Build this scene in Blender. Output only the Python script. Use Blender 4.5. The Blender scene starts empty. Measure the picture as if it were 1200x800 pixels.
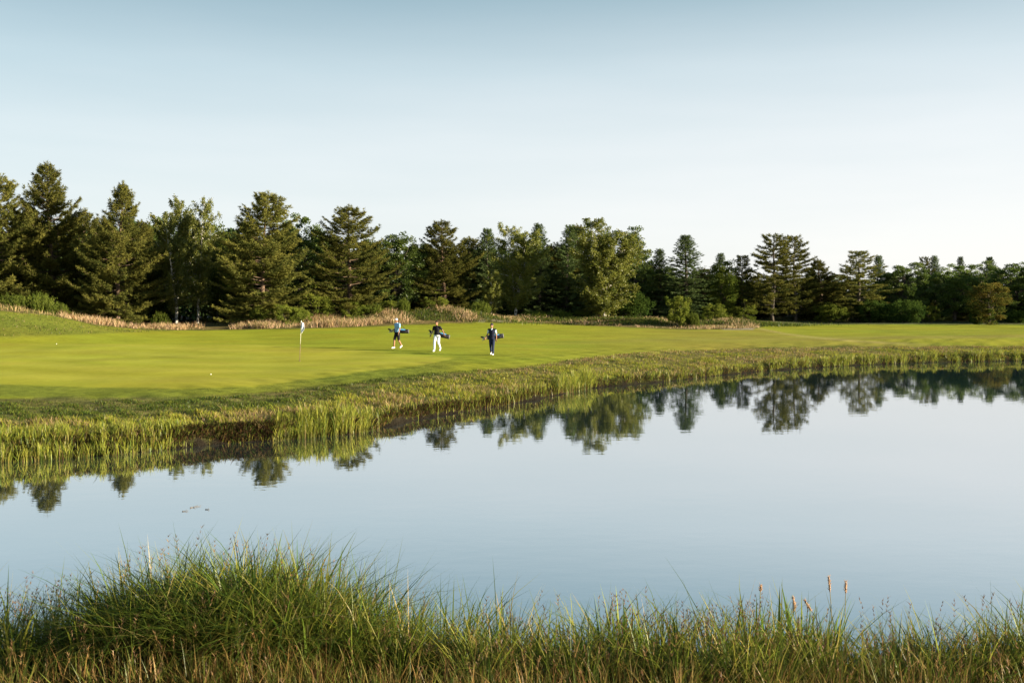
import bpy, bmesh, math, random
import numpy as np
from mathutils import Vector, Matrix

SC = bpy.context.scene
COL = SC.collection
R = math.radians
F = 1167.0          # focal length in photo pixels (35 mm on a 36 mm sensor, 1200 px wide)
HZ = 350.0          # horizon row in the photo
CAMZ = 3.9          # eye height above the pond

# ------------------------------------------------------------------ camera, world, sun
cam = bpy.data.cameras.new('camera'); camo = bpy.data.objects.new('camera', cam); COL.objects.link(camo)
camo.location = (0, 0, CAMZ); camo.rotation_euler = (R(90), 0, 0)
cam.sensor_width = 36; cam.lens = 35; cam.shift_y = -(400 - HZ) / 1200.0
cam.clip_start = 0.1; cam.clip_end = 8000
SC.camera = camo

SUN_EL = R(12.5)
SUN_AZ = R(-13)                    # direction to the sun, measured from +X towards +Y
sdir = Vector((math.cos(SUN_EL) * math.cos(SUN_AZ), math.cos(SUN_EL) * math.sin(SUN_AZ), math.sin(SUN_EL)))
W = bpy.data.worlds.new('World'); SC.world = W; W.use_nodes = True
nt = W.node_tree
bg = nt.nodes['Background']
sky = nt.nodes.new('ShaderNodeTexSky'); sky.sky_type = 'NISHITA'; sky.sun_disc = False
sky.sun_elevation = SUN_EL
sky.sun_rotation = math.atan2(sdir.x, sdir.y)
sky.air_density = 1.0; sky.dust_density = .8; sky.ozone_density = 2.0
hs = nt.nodes.new('ShaderNodeHueSaturation'); hs.inputs['Saturation'].default_value = 0.8
gm = nt.nodes.new('ShaderNodeGamma'); gm.inputs['Gamma'].default_value = 1.0
nt.links.new(sky.outputs[0], hs.inputs['Color']); nt.links.new(hs.outputs[0], gm.inputs['Color'])
# pale summer haze over the Nishita sky: whiter towards the horizon and towards the sun
tcw = nt.nodes.new('ShaderNodeTexCoord'); sx = nt.nodes.new('ShaderNodeSeparateXYZ'); nt.links.new(tcw.outputs['Generated'], sx.inputs[0])
def wramp(stops):
    r = nt.nodes.new('ShaderNodeValToRGB'); nt.links.new(sx.outputs['Z'], r.inputs[0]); e = r.color_ramp.elements
    while len(e) < len(stops): e.new(.5)
    for k, (p, c) in enumerate(stops): e[k].position = p; e[k].color = (*c, 1)
    return r
ra = wramp([(0, (.84, .885, .90)), (.08, (.80, .865, .885)), (.16, (.72, .82, .85)), (.22, (.55, .70, .755)), (.295, (.315, .475, .55)), (.6, (.15, .28, .37)), (1, (.09, .18, .29))])
rb_ = wramp([(0, (1.06, 1.05, 1.03)), (.08, (1.0, 1.0, 1.0)), (.16, (.90, .94, .955)), (.22, (.72, .82, .86)), (.295, (.385, .54, .61)), (.6, (.17, .31, .40)), (1, (.09, .18, .29))])
wx_ = nt.nodes.new('ShaderNodeMapRange'); wx_.inputs['From Min'].default_value = -.45; wx_.inputs['From Max'].default_value = .45; nt.links.new(sx.outputs['X'], wx_.inputs[0])
mpw = nt.nodes.new('ShaderNodeMapping'); mpw.inputs['Scale'].default_value = (2.2, 2.2, 16); mpw.inputs['Rotation'].default_value = (0, .05, .4); nt.links.new(tcw.outputs['Generated'], mpw.inputs[0])
nzw = nt.nodes.new('ShaderNodeTexNoise'); nzw.inputs['Scale'].default_value = 1.6; nzw.inputs['Detail'].default_value = 6; nt.links.new(mpw.outputs[0], nzw.inputs['Vector'])
wisp = nt.nodes.new('ShaderNodeMapRange'); wisp.inputs['From Min'].default_value = .35; wisp.inputs['From Max'].default_value = .75; wisp.inputs['To Min'].default_value = -.10; wisp.inputs['To Max'].default_value = .22; nt.links.new(nzw.outputs[0], wisp.inputs[0])
wad = nt.nodes.new('ShaderNodeMath'); wad.operation = 'ADD'; wad.use_clamp = True; nt.links.new(wx_.outputs[0], wad.inputs[0]); nt.links.new(wisp.outputs[0], wad.inputs[1])
m1 = nt.nodes.new('ShaderNodeMix'); m1.data_type = 'RGBA'; nt.links.new(wad.outputs[0], m1.inputs[0]); nt.links.new(ra.outputs[0], m1.inputs[6]); nt.links.new(rb_.outputs[0], m1.inputs[7])
sc_ = nt.nodes.new('ShaderNodeVectorMath'); sc_.operation = 'SCALE'; sc_.inputs['Scale'].default_value = 2.95; nt.links.new(m1.outputs[2], sc_.inputs[0])
m2_ = nt.nodes.new('ShaderNodeMix'); m2_.data_type = 'RGBA'; m2_.inputs[0].default_value = .9; nt.links.new(gm.outputs[0], m2_.inputs[6]); nt.links.new(sc_.outputs[0], m2_.inputs[7])
nt.links.new(m2_.outputs[2], bg.inputs['Color'])
bg.inputs['Strength'].default_value = 0.095
sl = bpy.data.lights.new('sun', 'SUN'); sl.energy = 5.0; sl.angle = R(0.5); sl.color = (1.0, 0.86, 0.62)
so = bpy.data.objects.new('sun', sl); COL.objects.link(so)
so.rotation_euler = (-sdir).to_track_quat('-Z', 'Y').to_euler(); so.location = (60, -10, 40)
SC.view_settings.view_transform = 'Standard'; SC.view_settings.look = 'None'
SC.view_settings.exposure = 1.78; SC.view_settings.gamma = 1.0

# ------------------------------------------------------------------ helpers
def tag(o, label=None, cat=None, group=None, kind=None):
    if label: o['label'] = label
    if cat: o['category'] = cat
    if group: o['group'] = group
    if kind: o['kind'] = kind
    return o

def fast_mesh(name, V, faces, col=None, attrs=None, smooth=False):
    """faces: list of int arrays, each (n, k)."""
    me = bpy.data.meshes.new(name)
    V = np.asarray(V, np.float32)
    me.vertices.add(len(V)); me.vertices.foreach_set('co', V.ravel())
    faces = [np.asarray(f, np.int32) for f in faces if len(f)]
    loops = np.concatenate([f.ravel() for f in faces])
    tot = np.concatenate([np.full(len(f), f.shape[1], np.int32) for f in faces])
    start = np.concatenate([[0], np.cumsum(tot)[:-1]]).astype(np.int32)
    me.loops.add(len(loops)); me.loops.foreach_set('vertex_index', loops)
    me.polygons.add(len(tot)); me.polygons.foreach_set('loop_start', start)
    me.polygons.foreach_set('use_smooth', np.full(len(tot), smooth))
    me.update(calc_edges=True)
    if col is not None:
        c = np.ones((len(V), 4), np.float32); c[:, :3] = col
        a = me.attributes.new('col', 'FLOAT_COLOR', 'POINT'); a.data.foreach_set('color', c.ravel())
    for k, v in (attrs or {}).items():
        a = me.attributes.new(k, 'FLOAT', 'POINT'); a.data.foreach_set('value', np.asarray(v, np.float32))
    return me

def link(name, me, mat=None, parent=None, loc=None):
    o = bpy.data.objects.new(name, me); COL.objects.link(o)
    if mat is not None and me is not None and not me.materials: me.materials.append(mat)
    if parent: o.parent = parent
    if loc is not None: o.location = loc
    return o

def empty(name, loc, rz=0.0):
    o = bpy.data.objects.new(name, None); COL.objects.link(o)
    o.location = loc; o.rotation_euler = (0, 0, rz); o.empty_display_size = 0.3
    return o

class MB:
    """collects tubes / blobs / leaves into one mesh"""
    def __init__(s): s.V = []; s.F = []; s.C = []; s.n = 0
    def add(s, V, F, c=None):
        V = np.asarray(V, float).reshape(-1, 3)
        for f in (F if isinstance(F, list) else [F]):
            f = np.asarray(f)
            if len(f): s.F.append(f + s.n)
        s.V.append(V); s.n += len(V)
        cc = np.ones((len(V), 3)) * 0.5 if c is None else np.ones((len(V), 3)) * np.asarray(c)
        s.C.append(cc)
    def tube(s, P, rad, k=6, c=None, cap=True):
        P = np.asarray(P, float); n = len(P); rad = np.ones(n) * np.asarray(rad, float)
        T = np.gradient(P, axis=0); T /= np.linalg.norm(T, axis=1)[:, None] + 1e-9
        up = np.array([0, 0, 1.0]) if abs(T[0][2]) < 0.9 else np.array([1.0, 0, 0])
        A = np.cross(T, up); A /= np.linalg.norm(A, axis=1)[:, None] + 1e-9
        B = np.cross(T, A)
        th = np.arange(k) * 2 * math.pi / k
        V = (P[:, None] + rad[:, None, None] * (np.cos(th)[None, :, None] * A[:, None] + np.sin(th)[None, :, None] * B[:, None])).reshape(-1, 3)
        i = np.arange(n - 1)[:, None] * k; j = np.arange(k)[None]; j2 = (j + 1) % k
        Q = np.stack([i + j, i + j2, i + k + j2, i + k + j], -1).reshape(-1, 4)
        F = [Q]
        if cap:
            F.append(np.arange(k)[None, ::-1]); F.append((np.arange(k) + (n - 1) * k)[None])
        s.add(V, F, c)
    def capsule(s, p0, r0, p1, r1, k=12, m=5):
        p0 = np.asarray(p0, float); p1 = np.asarray(p1, float); d = p1 - p0; L = np.linalg.norm(d)
        t = d / L if L > 1e-6 else np.array([0, 0, 1.0])
        a = np.linspace(-math.pi / 2, 0, m); b = np.linspace(0, math.pi / 2, m)
        off = np.concatenate([r0 * np.sin(a), L + r1 * np.sin(b)]); rr = np.concatenate([r0 * np.cos(a), r1 * np.cos(b)])
        rr = np.maximum(rr, 1e-4)
        up = np.array([0, 0, 1.0]) if abs(t[2]) < 0.9 else np.array([1.0, 0, 0])
        A = np.cross(t, up); A /= np.linalg.norm(A); B = np.cross(t, A)
        th = np.arange(k) * 2 * math.pi / k; n = len(off)
        V = (p0 + off[:, None, None] * t + rr[:, None, None] * (np.cos(th)[None, :, None] * A + np.sin(th)[None, :, None] * B)).reshape(-1, 3)
        i = np.arange(n - 1)[:, None] * k; j = np.arange(k)[None]; j2 = (j + 1) % k
        Q = np.stack([i + j, i + j2, i + k + j2, i + k + j], -1).reshape(-1, 4)
        s.add(V, [Q, np.arange(k)[None, ::-1], (np.arange(k) + (n - 1) * k)[None]])
    def ell(s, c, r, k=14, m=9, M=None):
        lat = np.linspace(-math.pi / 2 + .02, math.pi / 2 - .02, m); th = np.arange(k) * 2 * math.pi / k
        V = np.stack([np.cos(lat)[:, None] * np.cos(th), np.cos(lat)[:, None] * np.sin(th), np.sin(lat)[:, None] * np.ones(k)], -1).reshape(-1, 3) * np.asarray(r, float)
        if M is not None: V = V @ np.asarray(M).T
        V = V + np.asarray(c, float)
        i = np.arange(m - 1)[:, None] * k; j = np.arange(k)[None]; j2 = (j + 1) % k
        Q = np.stack([i + j, i + j2, i + k + j2, i + k + j], -1).reshape(-1, 4)
        s.add(V, [Q, np.arange(k)[None, ::-1], (np.arange(k) + (m - 1) * k)[None]])
    def mesh(s, name, smooth=True, col=False):
        return fast_mesh(name, np.concatenate(s.V), s.F, np.concatenate(s.C) if col else None, smooth=smooth)
    def obj(s, name, mat, parent=None, loc=None, smooth=True, col=False):
        return link(name, s.mesh(name, smooth, col), mat, parent, loc)

# ------------------------------------------------------------------ materials
def newmat(name):
    m = bpy.data.materials.new(name); m.use_nodes = True
    for n in list(m.node_tree.nodes): m.node_tree.nodes.remove(n)
    out = m.node_tree.nodes.new('ShaderNodeOutputMaterial')
    return m, m.node_tree, out

def plain(name, rgb, rough=0.6, noise=0.12, scale=30.0, metal=0.0, sheen=0.0):
    m, t, out = newmat(name)
    b = t.nodes.new('ShaderNodeBsdfPrincipled'); b.inputs['Roughness'].default_value = rough; b.inputs['Metallic'].default_value = metal; b.inputs['Specular IOR Level'].default_value = .5 if metal else .15
    tc = t.nodes.new('ShaderNodeTexCoord'); nz = t.nodes.new('ShaderNodeTexNoise'); nz.inputs['Scale'].default_value = scale
    mr = t.nodes.new('ShaderNodeMapRange'); mr.inputs['To Min'].default_value = 1 - noise; mr.inputs['To Max'].default_value = 1 + noise
    mx = t.nodes.new('ShaderNodeMix'); mx.data_type = 'RGBA'; mx.blend_type = 'MULTIPLY'; mx.inputs[0].default_value = 1
    mx.inputs[6].default_value = (*rgb, 1)
    t.links.new(tc.outputs['Object'], nz.inputs['Vector']); t.links.new(nz.outputs[0], mr.inputs[0])
    t.links.new(mr.outputs[0], mx.inputs[7]); t.links.new(mx.outputs[2], b.inputs['Base Color'])
    bp = t.nodes.new('ShaderNodeBump'); bp.inputs['Strength'].default_value = 0.15; bp.inputs['Distance'].default_value = 0.01
    t.links.new(nz.outputs[0], bp.inputs['Height']); t.links.new(bp.outputs[0], b.inputs['Normal'])
    t.links.new(b.outputs[0], out.inputs[0])
    return m

def leafmat(name, ca, cb, transl=0.3, gloss=0.0, objvar=0.25):
    """foliage: per-leaf tint from the col attribute (r), per-tree shift from object info"""
    m, t, out = newmat(name)
    at = t.nodes.new('ShaderNodeAttribute'); at.attribute_name = 'col'
    sep = t.nodes.new('ShaderNodeSeparateColor'); t.links.new(at.outputs['Color'], sep.inputs[0])
    mx = t.nodes.new('ShaderNodeMix'); mx.data_type = 'RGBA'; mx.inputs[6].default_value = (*ca, 1); mx.inputs[7].default_value = (*cb, 1)
    t.links.new(sep.outputs[0], mx.inputs[0])
    oi = t.nodes.new('ShaderNodeObjectInfo')
    mr = t.nodes.new('ShaderNodeMapRange'); mr.inputs['To Min'].default_value = 1 - objvar; mr.inputs['To Max'].default_value = 1 + objvar
    t.links.new(oi.outputs['Random'], mr.inputs[0])
    hv = t.nodes.new('ShaderNodeHueSaturation'); t.links.new(mx.outputs[2], hv.inputs['Color']); t.links.new(mr.outputs[0], hv.inputs['Value'])
    d = t.nodes.new('ShaderNodeBsdfDiffuse'); tr = t.nodes.new('ShaderNodeBsdfTranslucent')
    t.links.new(hv.outputs[0], d.inputs[0]); t.links.new(hv.outputs[0], tr.inputs[0])
    ms = t.nodes.new('ShaderNodeMixShader'); ms.inputs[0].default_value = transl
    t.links.new(d.outputs[0], ms.inputs[1]); t.links.new(tr.outputs[0], ms.inputs[2])
    last = ms
    if gloss:
        g = t.nodes.new('ShaderNodeBsdfGlossy'); g.inputs['Roughness'].default_value = 0.45
        m2 = t.nodes.new('ShaderNodeMixShader'); m2.inputs[0].default_value = gloss
        t.links.new(ms.outputs[0], m2.inputs[1]); t.links.new(g.outputs[0], m2.inputs[2]); last = m2
    t.links.new(last.outputs[0], out.inputs[0])
    return m

def blademat(name, transl=0.4, gloss=0.012):
    m, t, out = newmat(name)
    at = t.nodes.new('ShaderNodeAttribute'); at.attribute_name = 'col'
    d = t.nodes.new('ShaderNodeBsdfDiffuse'); tr = t.nodes.new('ShaderNodeBsdfTranslucent')
    t.links.new(at.outputs['Color'], d.inputs[0]); t.links.new(at.outputs['Color'], tr.inputs[0])
    ms = t.nodes.new('ShaderNodeMixShader'); ms.inputs[0].default_value = transl
    t.links.new(d.outputs[0], ms.inputs[1]); t.links.new(tr.outputs[0], ms.inputs[2])
    g = t.nodes.new('ShaderNodeBsdfGlossy'); g.inputs['Roughness'].default_value = 0.4
    m2 = t.nodes.new('ShaderNodeMixShader'); m2.inputs[0].default_value = gloss
    t.links.new(ms.outputs[0], m2.inputs[1]); t.links.new(g.outputs[0], m2.inputs[2])
    t.links.new(m2.outputs[0], out.inputs[0])
    return m

def groundmat():
    m, t, out = newmat('turf')
    N = t.nodes.new; L = t.links.new
    at = N('ShaderNodeAttribute'); at.attribute_name = 'col'
    rg = N('ShaderNodeAttribute'); rg.attribute_name = 'rough'
    geo = N('ShaderNodeNewGeometry')
    n1 = N('ShaderNodeTexNoise'); n1.inputs['Scale'].default_value = 0.35; n1.inputs['Detail'].default_value = 5
    n2 = N('ShaderNodeTexNoise'); n2.inputs['Scale'].default_value = 3.0; n2.inputs['Detail'].default_value = 6; n2.inputs['Roughness'].default_value = 0.7
    n3 = N('ShaderNodeTexNoise'); n3.inputs['Scale'].default_value = 22.0; n3.inputs['Detail'].default_value = 3
    for n in (n1, n2, n3): L(geo.outputs['Position'], n.inputs['Vector'])
    # mottling: broad + fine, stronger on rough ground
    a1 = N('ShaderNodeMapRange'); a1.inputs['From Min'].default_value = .3; a1.inputs['From Max'].default_value = .7; a1.inputs['To Min'].default_value = .84; a1.inputs['To Max'].default_value = 1.14
    L(n1.outputs[0], a1.inputs[0])
    a2 = N('ShaderNodeMapRange'); a2.inputs['From Min'].default_value = .3; a2.inputs['From Max'].default_value = .7
    lo = N('ShaderNodeMath'); lo.operation = 'MULTIPLY_ADD'; lo.inputs[1].default_value = -.38; lo.inputs[2].default_value = .92
    hi = N('ShaderNodeMath'); hi.operation = 'MULTIPLY_ADD'; hi.inputs[1].default_value = .38; hi.inputs[2].default_value = 1.08
    L(rg.outputs['Fac'], lo.inputs[0]); L(rg.outputs['Fac'], hi.inputs[0])
    L(lo.outputs[0], a2.inputs['To Min']); L(hi.outputs[0], a2.inputs['To Max']); L(n2.outputs[0], a2.inputs[0])
    mm = N('ShaderNodeMath'); mm.operation = 'MULTIPLY'; L(a1.outputs[0], mm.inputs[0]); L(a2.outputs[0], mm.inputs[1])
    mx = N('ShaderNodeMix'); mx.data_type = 'RGBA'; mx.blend_type = 'MULTIPLY'; mx.inputs[0].default_value = 1
    L(at.outputs['Color'], mx.inputs[6]); L(mm.outputs[0], mx.inputs[7])
    # a hue drift towards straw in patches
    hue = N('ShaderNodeMapRange'); hue.inputs['From Min'].default_value = .35; hue.inputs['From Max'].default_value = .7; hue.inputs['To Min'].default_value = .485; hue.inputs['To Max'].default_value = .512
    n4 = N('ShaderNodeTexNoise'); n4.inputs['Scale'].default_value = .12; n4.inputs['Detail'].default_value = 6
    L(geo.outputs['Position'], n4.inputs['Vector']); L(n4.outputs[0], hue.inputs[0])
    hv = N('ShaderNodeHueSaturation'); L(hue.outputs[0], hv.inputs['Hue']); L(mx.outputs[2], hv.inputs['Color'])
    b = N('ShaderNodeBsdfPrincipled'); b.inputs['Roughness'].default_value = .9; b.inputs['Specular IOR Level'].default_value = .04
    L(hv.outputs[0], b.inputs['Base Color'])
    b.inputs['Sheen Weight'].default_value = .2; b.inputs['Sheen Roughness'].default_value = .45
    L(hv.outputs[0], b.inputs['Sheen Tint'])
    bs = N('ShaderNodeMath'); bs.operation = 'MULTIPLY_ADD'; bs.inputs[1].default_value = .8; bs.inputs[2].default_value = .06
    L(rg.outputs['Fac'], bs.inputs[0])
    ad = N('ShaderNodeMath'); ad.operation = 'ADD'; L(n2.outputs[0], ad.inputs[0]); L(n3.outputs[0], ad.inputs[1])
    bp = N('ShaderNodeBump'); bp.inputs['Distance'].default_value = .1; L(bs.outputs[0], bp.inputs['Strength']); L(ad.outputs[0], bp.inputs['Height'])
    L(bp.outputs[0], b.inputs['Normal']); L(b.outputs[0], out.inputs[0])
    return m

def watermat():
    m, t, out = newmat('pond_water'); N = t.nodes.new; L = t.links.new
    b = N('ShaderNodeBsdfPrincipled'); b.inputs['Base Color'].default_value = (.012, .03, .038, 1)
    b.inputs['Roughness'].default_value = .02; b.inputs['IOR'].default_value = 16.0
    geo = N('ShaderNodeNewGeometry'); mp = N('ShaderNodeMapping'); L(geo.outputs['Position'], mp.inputs['Vector'])
    mp.inputs['Scale'].default_value = (.6, 1.0, 1)
    n1 = N('ShaderNodeTexNoise'); n1.inputs['Scale'].default_value = 2.2; n1.inputs['Detail'].default_value = 3
    n2 = N('ShaderNodeTexNoise'); n2.inputs['Scale'].default_value = .25; n2.inputs['Detail'].default_value = 2
    L(mp.outputs[0], n1.inputs['Vector']); L(mp.outputs[0], n2.inputs['Vector'])
    mu = N('ShaderNodeMath'); mu.operation = 'MULTIPLY'; L(n1.outputs[0], mu.inputs[0]); L(n2.outputs[0], mu.inputs[1])
    bp = N('ShaderNodeBump'); bp.inputs['Strength'].default_value = .26; bp.inputs['Distance'].default_value = .009
    L(mu.outputs[0], bp.inputs['Height']); L(bp.outputs[0], b.inputs['Normal']); L(b.outputs[0], out.inputs[0])
    return m

def barkmat(name, ca, cb, scale, lo=.4, hi=.6, stretch=(1, 1, .25)):
    m, t, out = newmat(name); N = t.nodes.new; L = t.links.new
    tc = N('ShaderNodeTexCoord'); mp = N('ShaderNodeMapping'); mp.inputs['Scale'].default_value = stretch
    nz = N('ShaderNodeTexNoise'); nz.inputs['Scale'].default_value = scale; nz.inputs['Detail'].default_value = 5
    L(tc.outputs['Object'], mp.inputs[0]); L(mp.outputs[0], nz.inputs['Vector'])
    cr = N('ShaderNodeValToRGB'); cr.color_ramp.elements[0].position = lo; cr.color_ramp.elements[1].position = hi
    cr.color_ramp.elements[0].color = (*ca, 1); cr.color_ramp.elements[1].color = (*cb, 1)
    L(nz.outputs[0], cr.inputs[0])
    b = N('ShaderNodeBsdfPrincipled'); b.inputs['Roughness'].default_value = .9
    bp = N('ShaderNodeBump'); bp.inputs['Strength'].default_value = .5; bp.inputs['Distance'].default_value = .03
    L(nz.outputs[0], bp.inputs['Height']); L(bp.outputs[0], b.inputs['Normal'])
    L(cr.outputs[0], b.inputs['Base Color']); L(b.outputs[0], out.inputs[0])
    return m

M = dict(
    turf=groundmat(), water=watermat(), blade=blademat('grass_blade'), dryblade=blademat('dry_grass_blade', .3, .0),
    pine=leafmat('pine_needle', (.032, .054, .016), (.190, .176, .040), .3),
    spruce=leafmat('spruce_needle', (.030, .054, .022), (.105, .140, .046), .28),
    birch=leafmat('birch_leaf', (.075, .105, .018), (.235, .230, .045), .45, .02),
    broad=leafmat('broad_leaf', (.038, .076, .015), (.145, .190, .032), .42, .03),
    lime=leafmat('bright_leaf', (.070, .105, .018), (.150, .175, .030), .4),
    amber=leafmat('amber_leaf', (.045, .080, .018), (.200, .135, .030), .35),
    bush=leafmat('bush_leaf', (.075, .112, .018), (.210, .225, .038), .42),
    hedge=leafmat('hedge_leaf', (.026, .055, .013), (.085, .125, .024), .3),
    pinebark=barkmat('pine_bark', (.05, .035, .024), (.17, .105, .065), 6),
    darkbark=barkmat('dark_bark', (.035, .028, .022), (.10, .08, .06), 6),
    birchbark=barkmat('birch_bark', (.05, .045, .04), (.60, .57, .51), 3.2, .38, .52, (1, 1, 1.6)),
)

# ------------------------------------------------------------------ terrain
def W3(px, py, D):           # a photo pixel at a chosen depth -> a point in the world
    return ((px - 600) * D / F, D, CAMZ - (py - HZ) * D / F)

shore_px = [(-700, 566), (-300, 556), (-100, 546), (0, 540), (100, 534), (210, 524), (240, 520), (330, 515), (420, 507), (440, 503), (470, 494),
            (510, 487), (560, 479), (600, 473), (650, 463), (690, 455), (740, 450), (790, 446), (850, 438.8), (900, 434),
            (1000, 427.8), (1100, 424), (1200, 422.3), (1350, 421.3), (1500, 422), (1700, 424)]
far_shore = np.array([(W3(px, py, F * CAMZ / (py - HZ))[:2]) for px, py in shore_px])
near_shore = np.array([(75, 40), (60, 16), (30, 11.5), (14, 10.3), (6, 10.0), (3, 9.95), (0.5, 9.9), (-1.4, 10.25), (-2.9, 10.5), (-4.6, 10.1), (-6.2, 10.2), (-9, 10.7), (-15, 11.5), (-26, 14)])
POND = np.concatenate([far_shore, near_shore])

def pond_sd(x, y):           # signed distance, positive on land
    x = np.asarray(x, float); y = np.asarray(y, float)
    d2 = np.full(x.shape, 1e18); inside = np.zeros(x.shape, bool)
    n = len(POND)
    for i in range(n):
        ax, ay = POND[i]; bx, by = POND[(i + 1) % n]
        ex, ey = bx - ax, by - ay
        t = np.clip(((x - ax) * ex + (y - ay) * ey) / (ex * ex + ey * ey), 0, 1)
        d2 = np.minimum(d2, (x - ax - t * ex) ** 2 + (y - ay - t * ey) ** 2)
        if ay != by:
            c = ((ay > y) != (by > y)) & (x < (bx - ax) * (y - ay) / (by - ay) + ax)
            inside ^= c
    d = np.sqrt(d2)
    wob = .20 * np.sin(x * 1.3 + .9 * np.sin(x * .47)) + .12 * np.sin(x * 3.1 + y * .8) + .07 * np.sin(x * 6.7 + 1.0)
    return np.where(inside, -d, d) + wob * np.where(y > 18, .5, .35)

def WZ(px, py, z): return W3(px, py, (CAMZ - z) * F / (py - HZ))
ctrl = []
for p in [(0, 362, 76), (-250, 358, 78), (55, 367, 78), (110, 380, 82), (0, 385, 66), (-200, 384, 66), (90, 392, 70), (650, 376, 116), (850, 375, 118), (1000, 374, 126), (1200, 374, 128), (1400, 374, 128),
          (200, 385, 92), (300, 388, 85), (300, 381, 98), (400, 381, 96), (400, 392, 78), (500, 386, 90), (500, 377, 104), (150, 383, 93), (60, 378, 100), (-150, 374, 104)]:
    ctrl.append(W3(*p))
for p in [(-300, 420, 1.0), (-200, 404, 1.05), (0, 404, 1.0), (150, 404, 1.0), (351, 423, .62), (0, 425, .78), (180, 428, .72), (0, 450, .66), (-200, 452, .66), (200, 454, .64), (340, 448, .64), (430, 435, .74), (520, 424, .76),
          (100, 468, .58), (200, 468, .58), (330, 464, .58), (0, 468, .58), (-200, 470, .6), (0, 487, .45), (150, 487, .45), (577, 418, .66), (514, 413, .76), (466, 408, .86), (600, 432, .65), (650, 425, .65), (700, 418, .68),
          (800, 411.5, .70), (900, 406.5, .75), (1050, 404, .75), (1200, 405, .72), (1400, 406, .7), (900, 420, .5), (800, 425, .5), (700, 436, .48), (1100, 412, .55), (650, 400, .82), (900, 392, .95), (1050, 390, 1.0), (1200, 389, 1.0),
          (1400, 389, 1.0), (650, 386, 1.05), (900, 379, 1.15), (1100, 378, 1.2), (1200, 379.5, 1.15), (1400, 380, 1.15), (200, 395, 1.0)]:
    ctrl.append(WZ(*p))
for px, py in shore_px[1:]:
    x, y, _ = WZ(px, py, 0.0)
    ctrl.append((x, y + .3, .38 if px < 430 else (.30 if px < 700 else .24)))
for x, y, z in [(-150, 160, 2.0), (0, 170, 2.0), (150, 170, 2.0), (-250, 280, 3), (0, 300, 3.4), (250, 300, 3.4), (-150, 70, 2.0), (160, 90, 1.4), (-90, 34, 1.1), (140, 50, 1.0), (-60, 45, 1.0), (110, 100, 1.2), (-110, 110, 2.0)]:
    ctrl.append((x, y, z))
ctrl = np.array(ctrl)
def _phi(r2): return r2 * np.log(r2 + 1e-9) * .5
_n = len(ctrl)
_s = ctrl[:, :2] / 50.0
_K = _phi(((_s[:, None] - _s[None]) ** 2).sum(-1)) + np.eye(_n) * 0.004
_P = np.c_[np.ones(_n), _s]
_A = np.block([[_K, _P], [_P.T, np.zeros((3, 3))]])
_w = np.linalg.solve(_A, np.r_[ctrl[:, 2], np.zeros(3)])
def tps(x, y):
    sx = np.asarray(x, float) / 50; sy = np.asarray(y, float) / 50
    z = _w[_n] + _w[_n + 1] * sx + _w[_n + 2] * sy
    for i in range(_n): z = z + _w[i] * _phi((sx - _s[i, 0]) ** 2 + (sy - _s[i, 1]) ** 2)
    return z
def ss(x, a, b):
    t = np.clip((np.asarray(x, float) - a) / (b - a), 0, 1); return t * t * (3 - 2 * t)

rngN = np.random.default_rng(7)
_wv = [(rngN.normal(size=2) * k, rngN.uniform(0, 6.28), a) for k, a in [(.12, .05), (.12, .05), (.2, .035), (.25, .03), (.35, .022), (.45, .02), (.6, .014)] for _ in range(2)]
def lump(x, y):
    z = 0
    for k, ph, a in _wv: z = z + a * np.sin(k[0] * x + k[1] * y + ph)
    return z

# rough hummocks in front of the trees: (px, D, half width m, half depth m, height)
HUM = [(505, 101, 5.5, 2.6, .75), (548, 103, 4.0, 2.4, .7), (610, 107, 5.5, 2.0, .35), (705, 108, 5.0, 2.4, .55), (750, 104, 4.2, 2.4, .75), (835, 104, 6.0, 2.2, .40), (880, 105, 4.0, 2.0, .28),
       (430, 101, 6, 2.6, .5), (360, 100, 5, 2.6, .4)]
HUMW = [((px - 600) * D / F, D, a, b, h) for px, D, a, b, h in HUM]

def terrain(x, y, sd=None):
    x = np.asarray(x, float); y = np.asarray(y, float)
    if sd is None: sd = pond_sd(x, y)
    yc = np.minimum(y, 330.0); xc = np.clip(x, -280, 280)
    zf = tps(xc, yc)
    zf = zf + lump(x, y) * (.55 + .9 * ss(y, 85, 110)) * ss(sd, 1, 8)
    for hx, hy, a, b, h in HUMW: zf = zf + h * np.exp(-((x - hx) / a) ** 2 - ((y - hy) / b) ** 2)
    zf = np.maximum(zf, .2)
    rough_t = ss(sd, .2, 1.5) * (1 - ss(sd, 9, 13)) * (y < 80)
    zf = zf + rough_t * .05 * (np.sin(x * 3.1 + 1.3 * np.sin(y * 2.1)) * np.sin(y * 3.7 + x * .9))
    # near bank, where the photographer stands
    s = np.maximum(sd, 0)
    zn = .10 + .14 * np.minimum(s, 4) + .2 * np.clip(s - 2.5, 0, 6)
    zn = zn + .30 * np.exp(-((x + 2.75) / 1.15) ** 2 - ((y - 9.6) / .9) ** 2) + lump(x * 4, y * 4) * .15
    wn = 1 - ss(y, 13, 18)
    z = zf * (1 - wn) + zn * wn
    bank = .38
    z = z * ss(sd, -.12, bank)
    under = -.9 * ss(-sd, 0, 3.0) - .03
    return np.where(sd > -.1, z - .03 * (1 - ss(sd, -.1, .05)), under - .0)

def tz(x, y): return float(terrain(np.array([x]), np.array([y]))[0])
_Ds = np.concatenate([np.linspace(12, 60, 700), np.linspace(60.2, 150, 500)])
def on_ground(px, py):
    x = (px - 600) * _Ds / F; zr = CAMZ - (py - HZ) * _Ds / F
    zt = np.maximum(terrain(x, _Ds), 0.0); k = np.argmax(zr < zt)
    return float(x[k]), float(_Ds[k]), float(zt[k])
def at_depth(px, D):
    x = (px - 600) * D / F; return x, D, tz(x, D)

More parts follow.
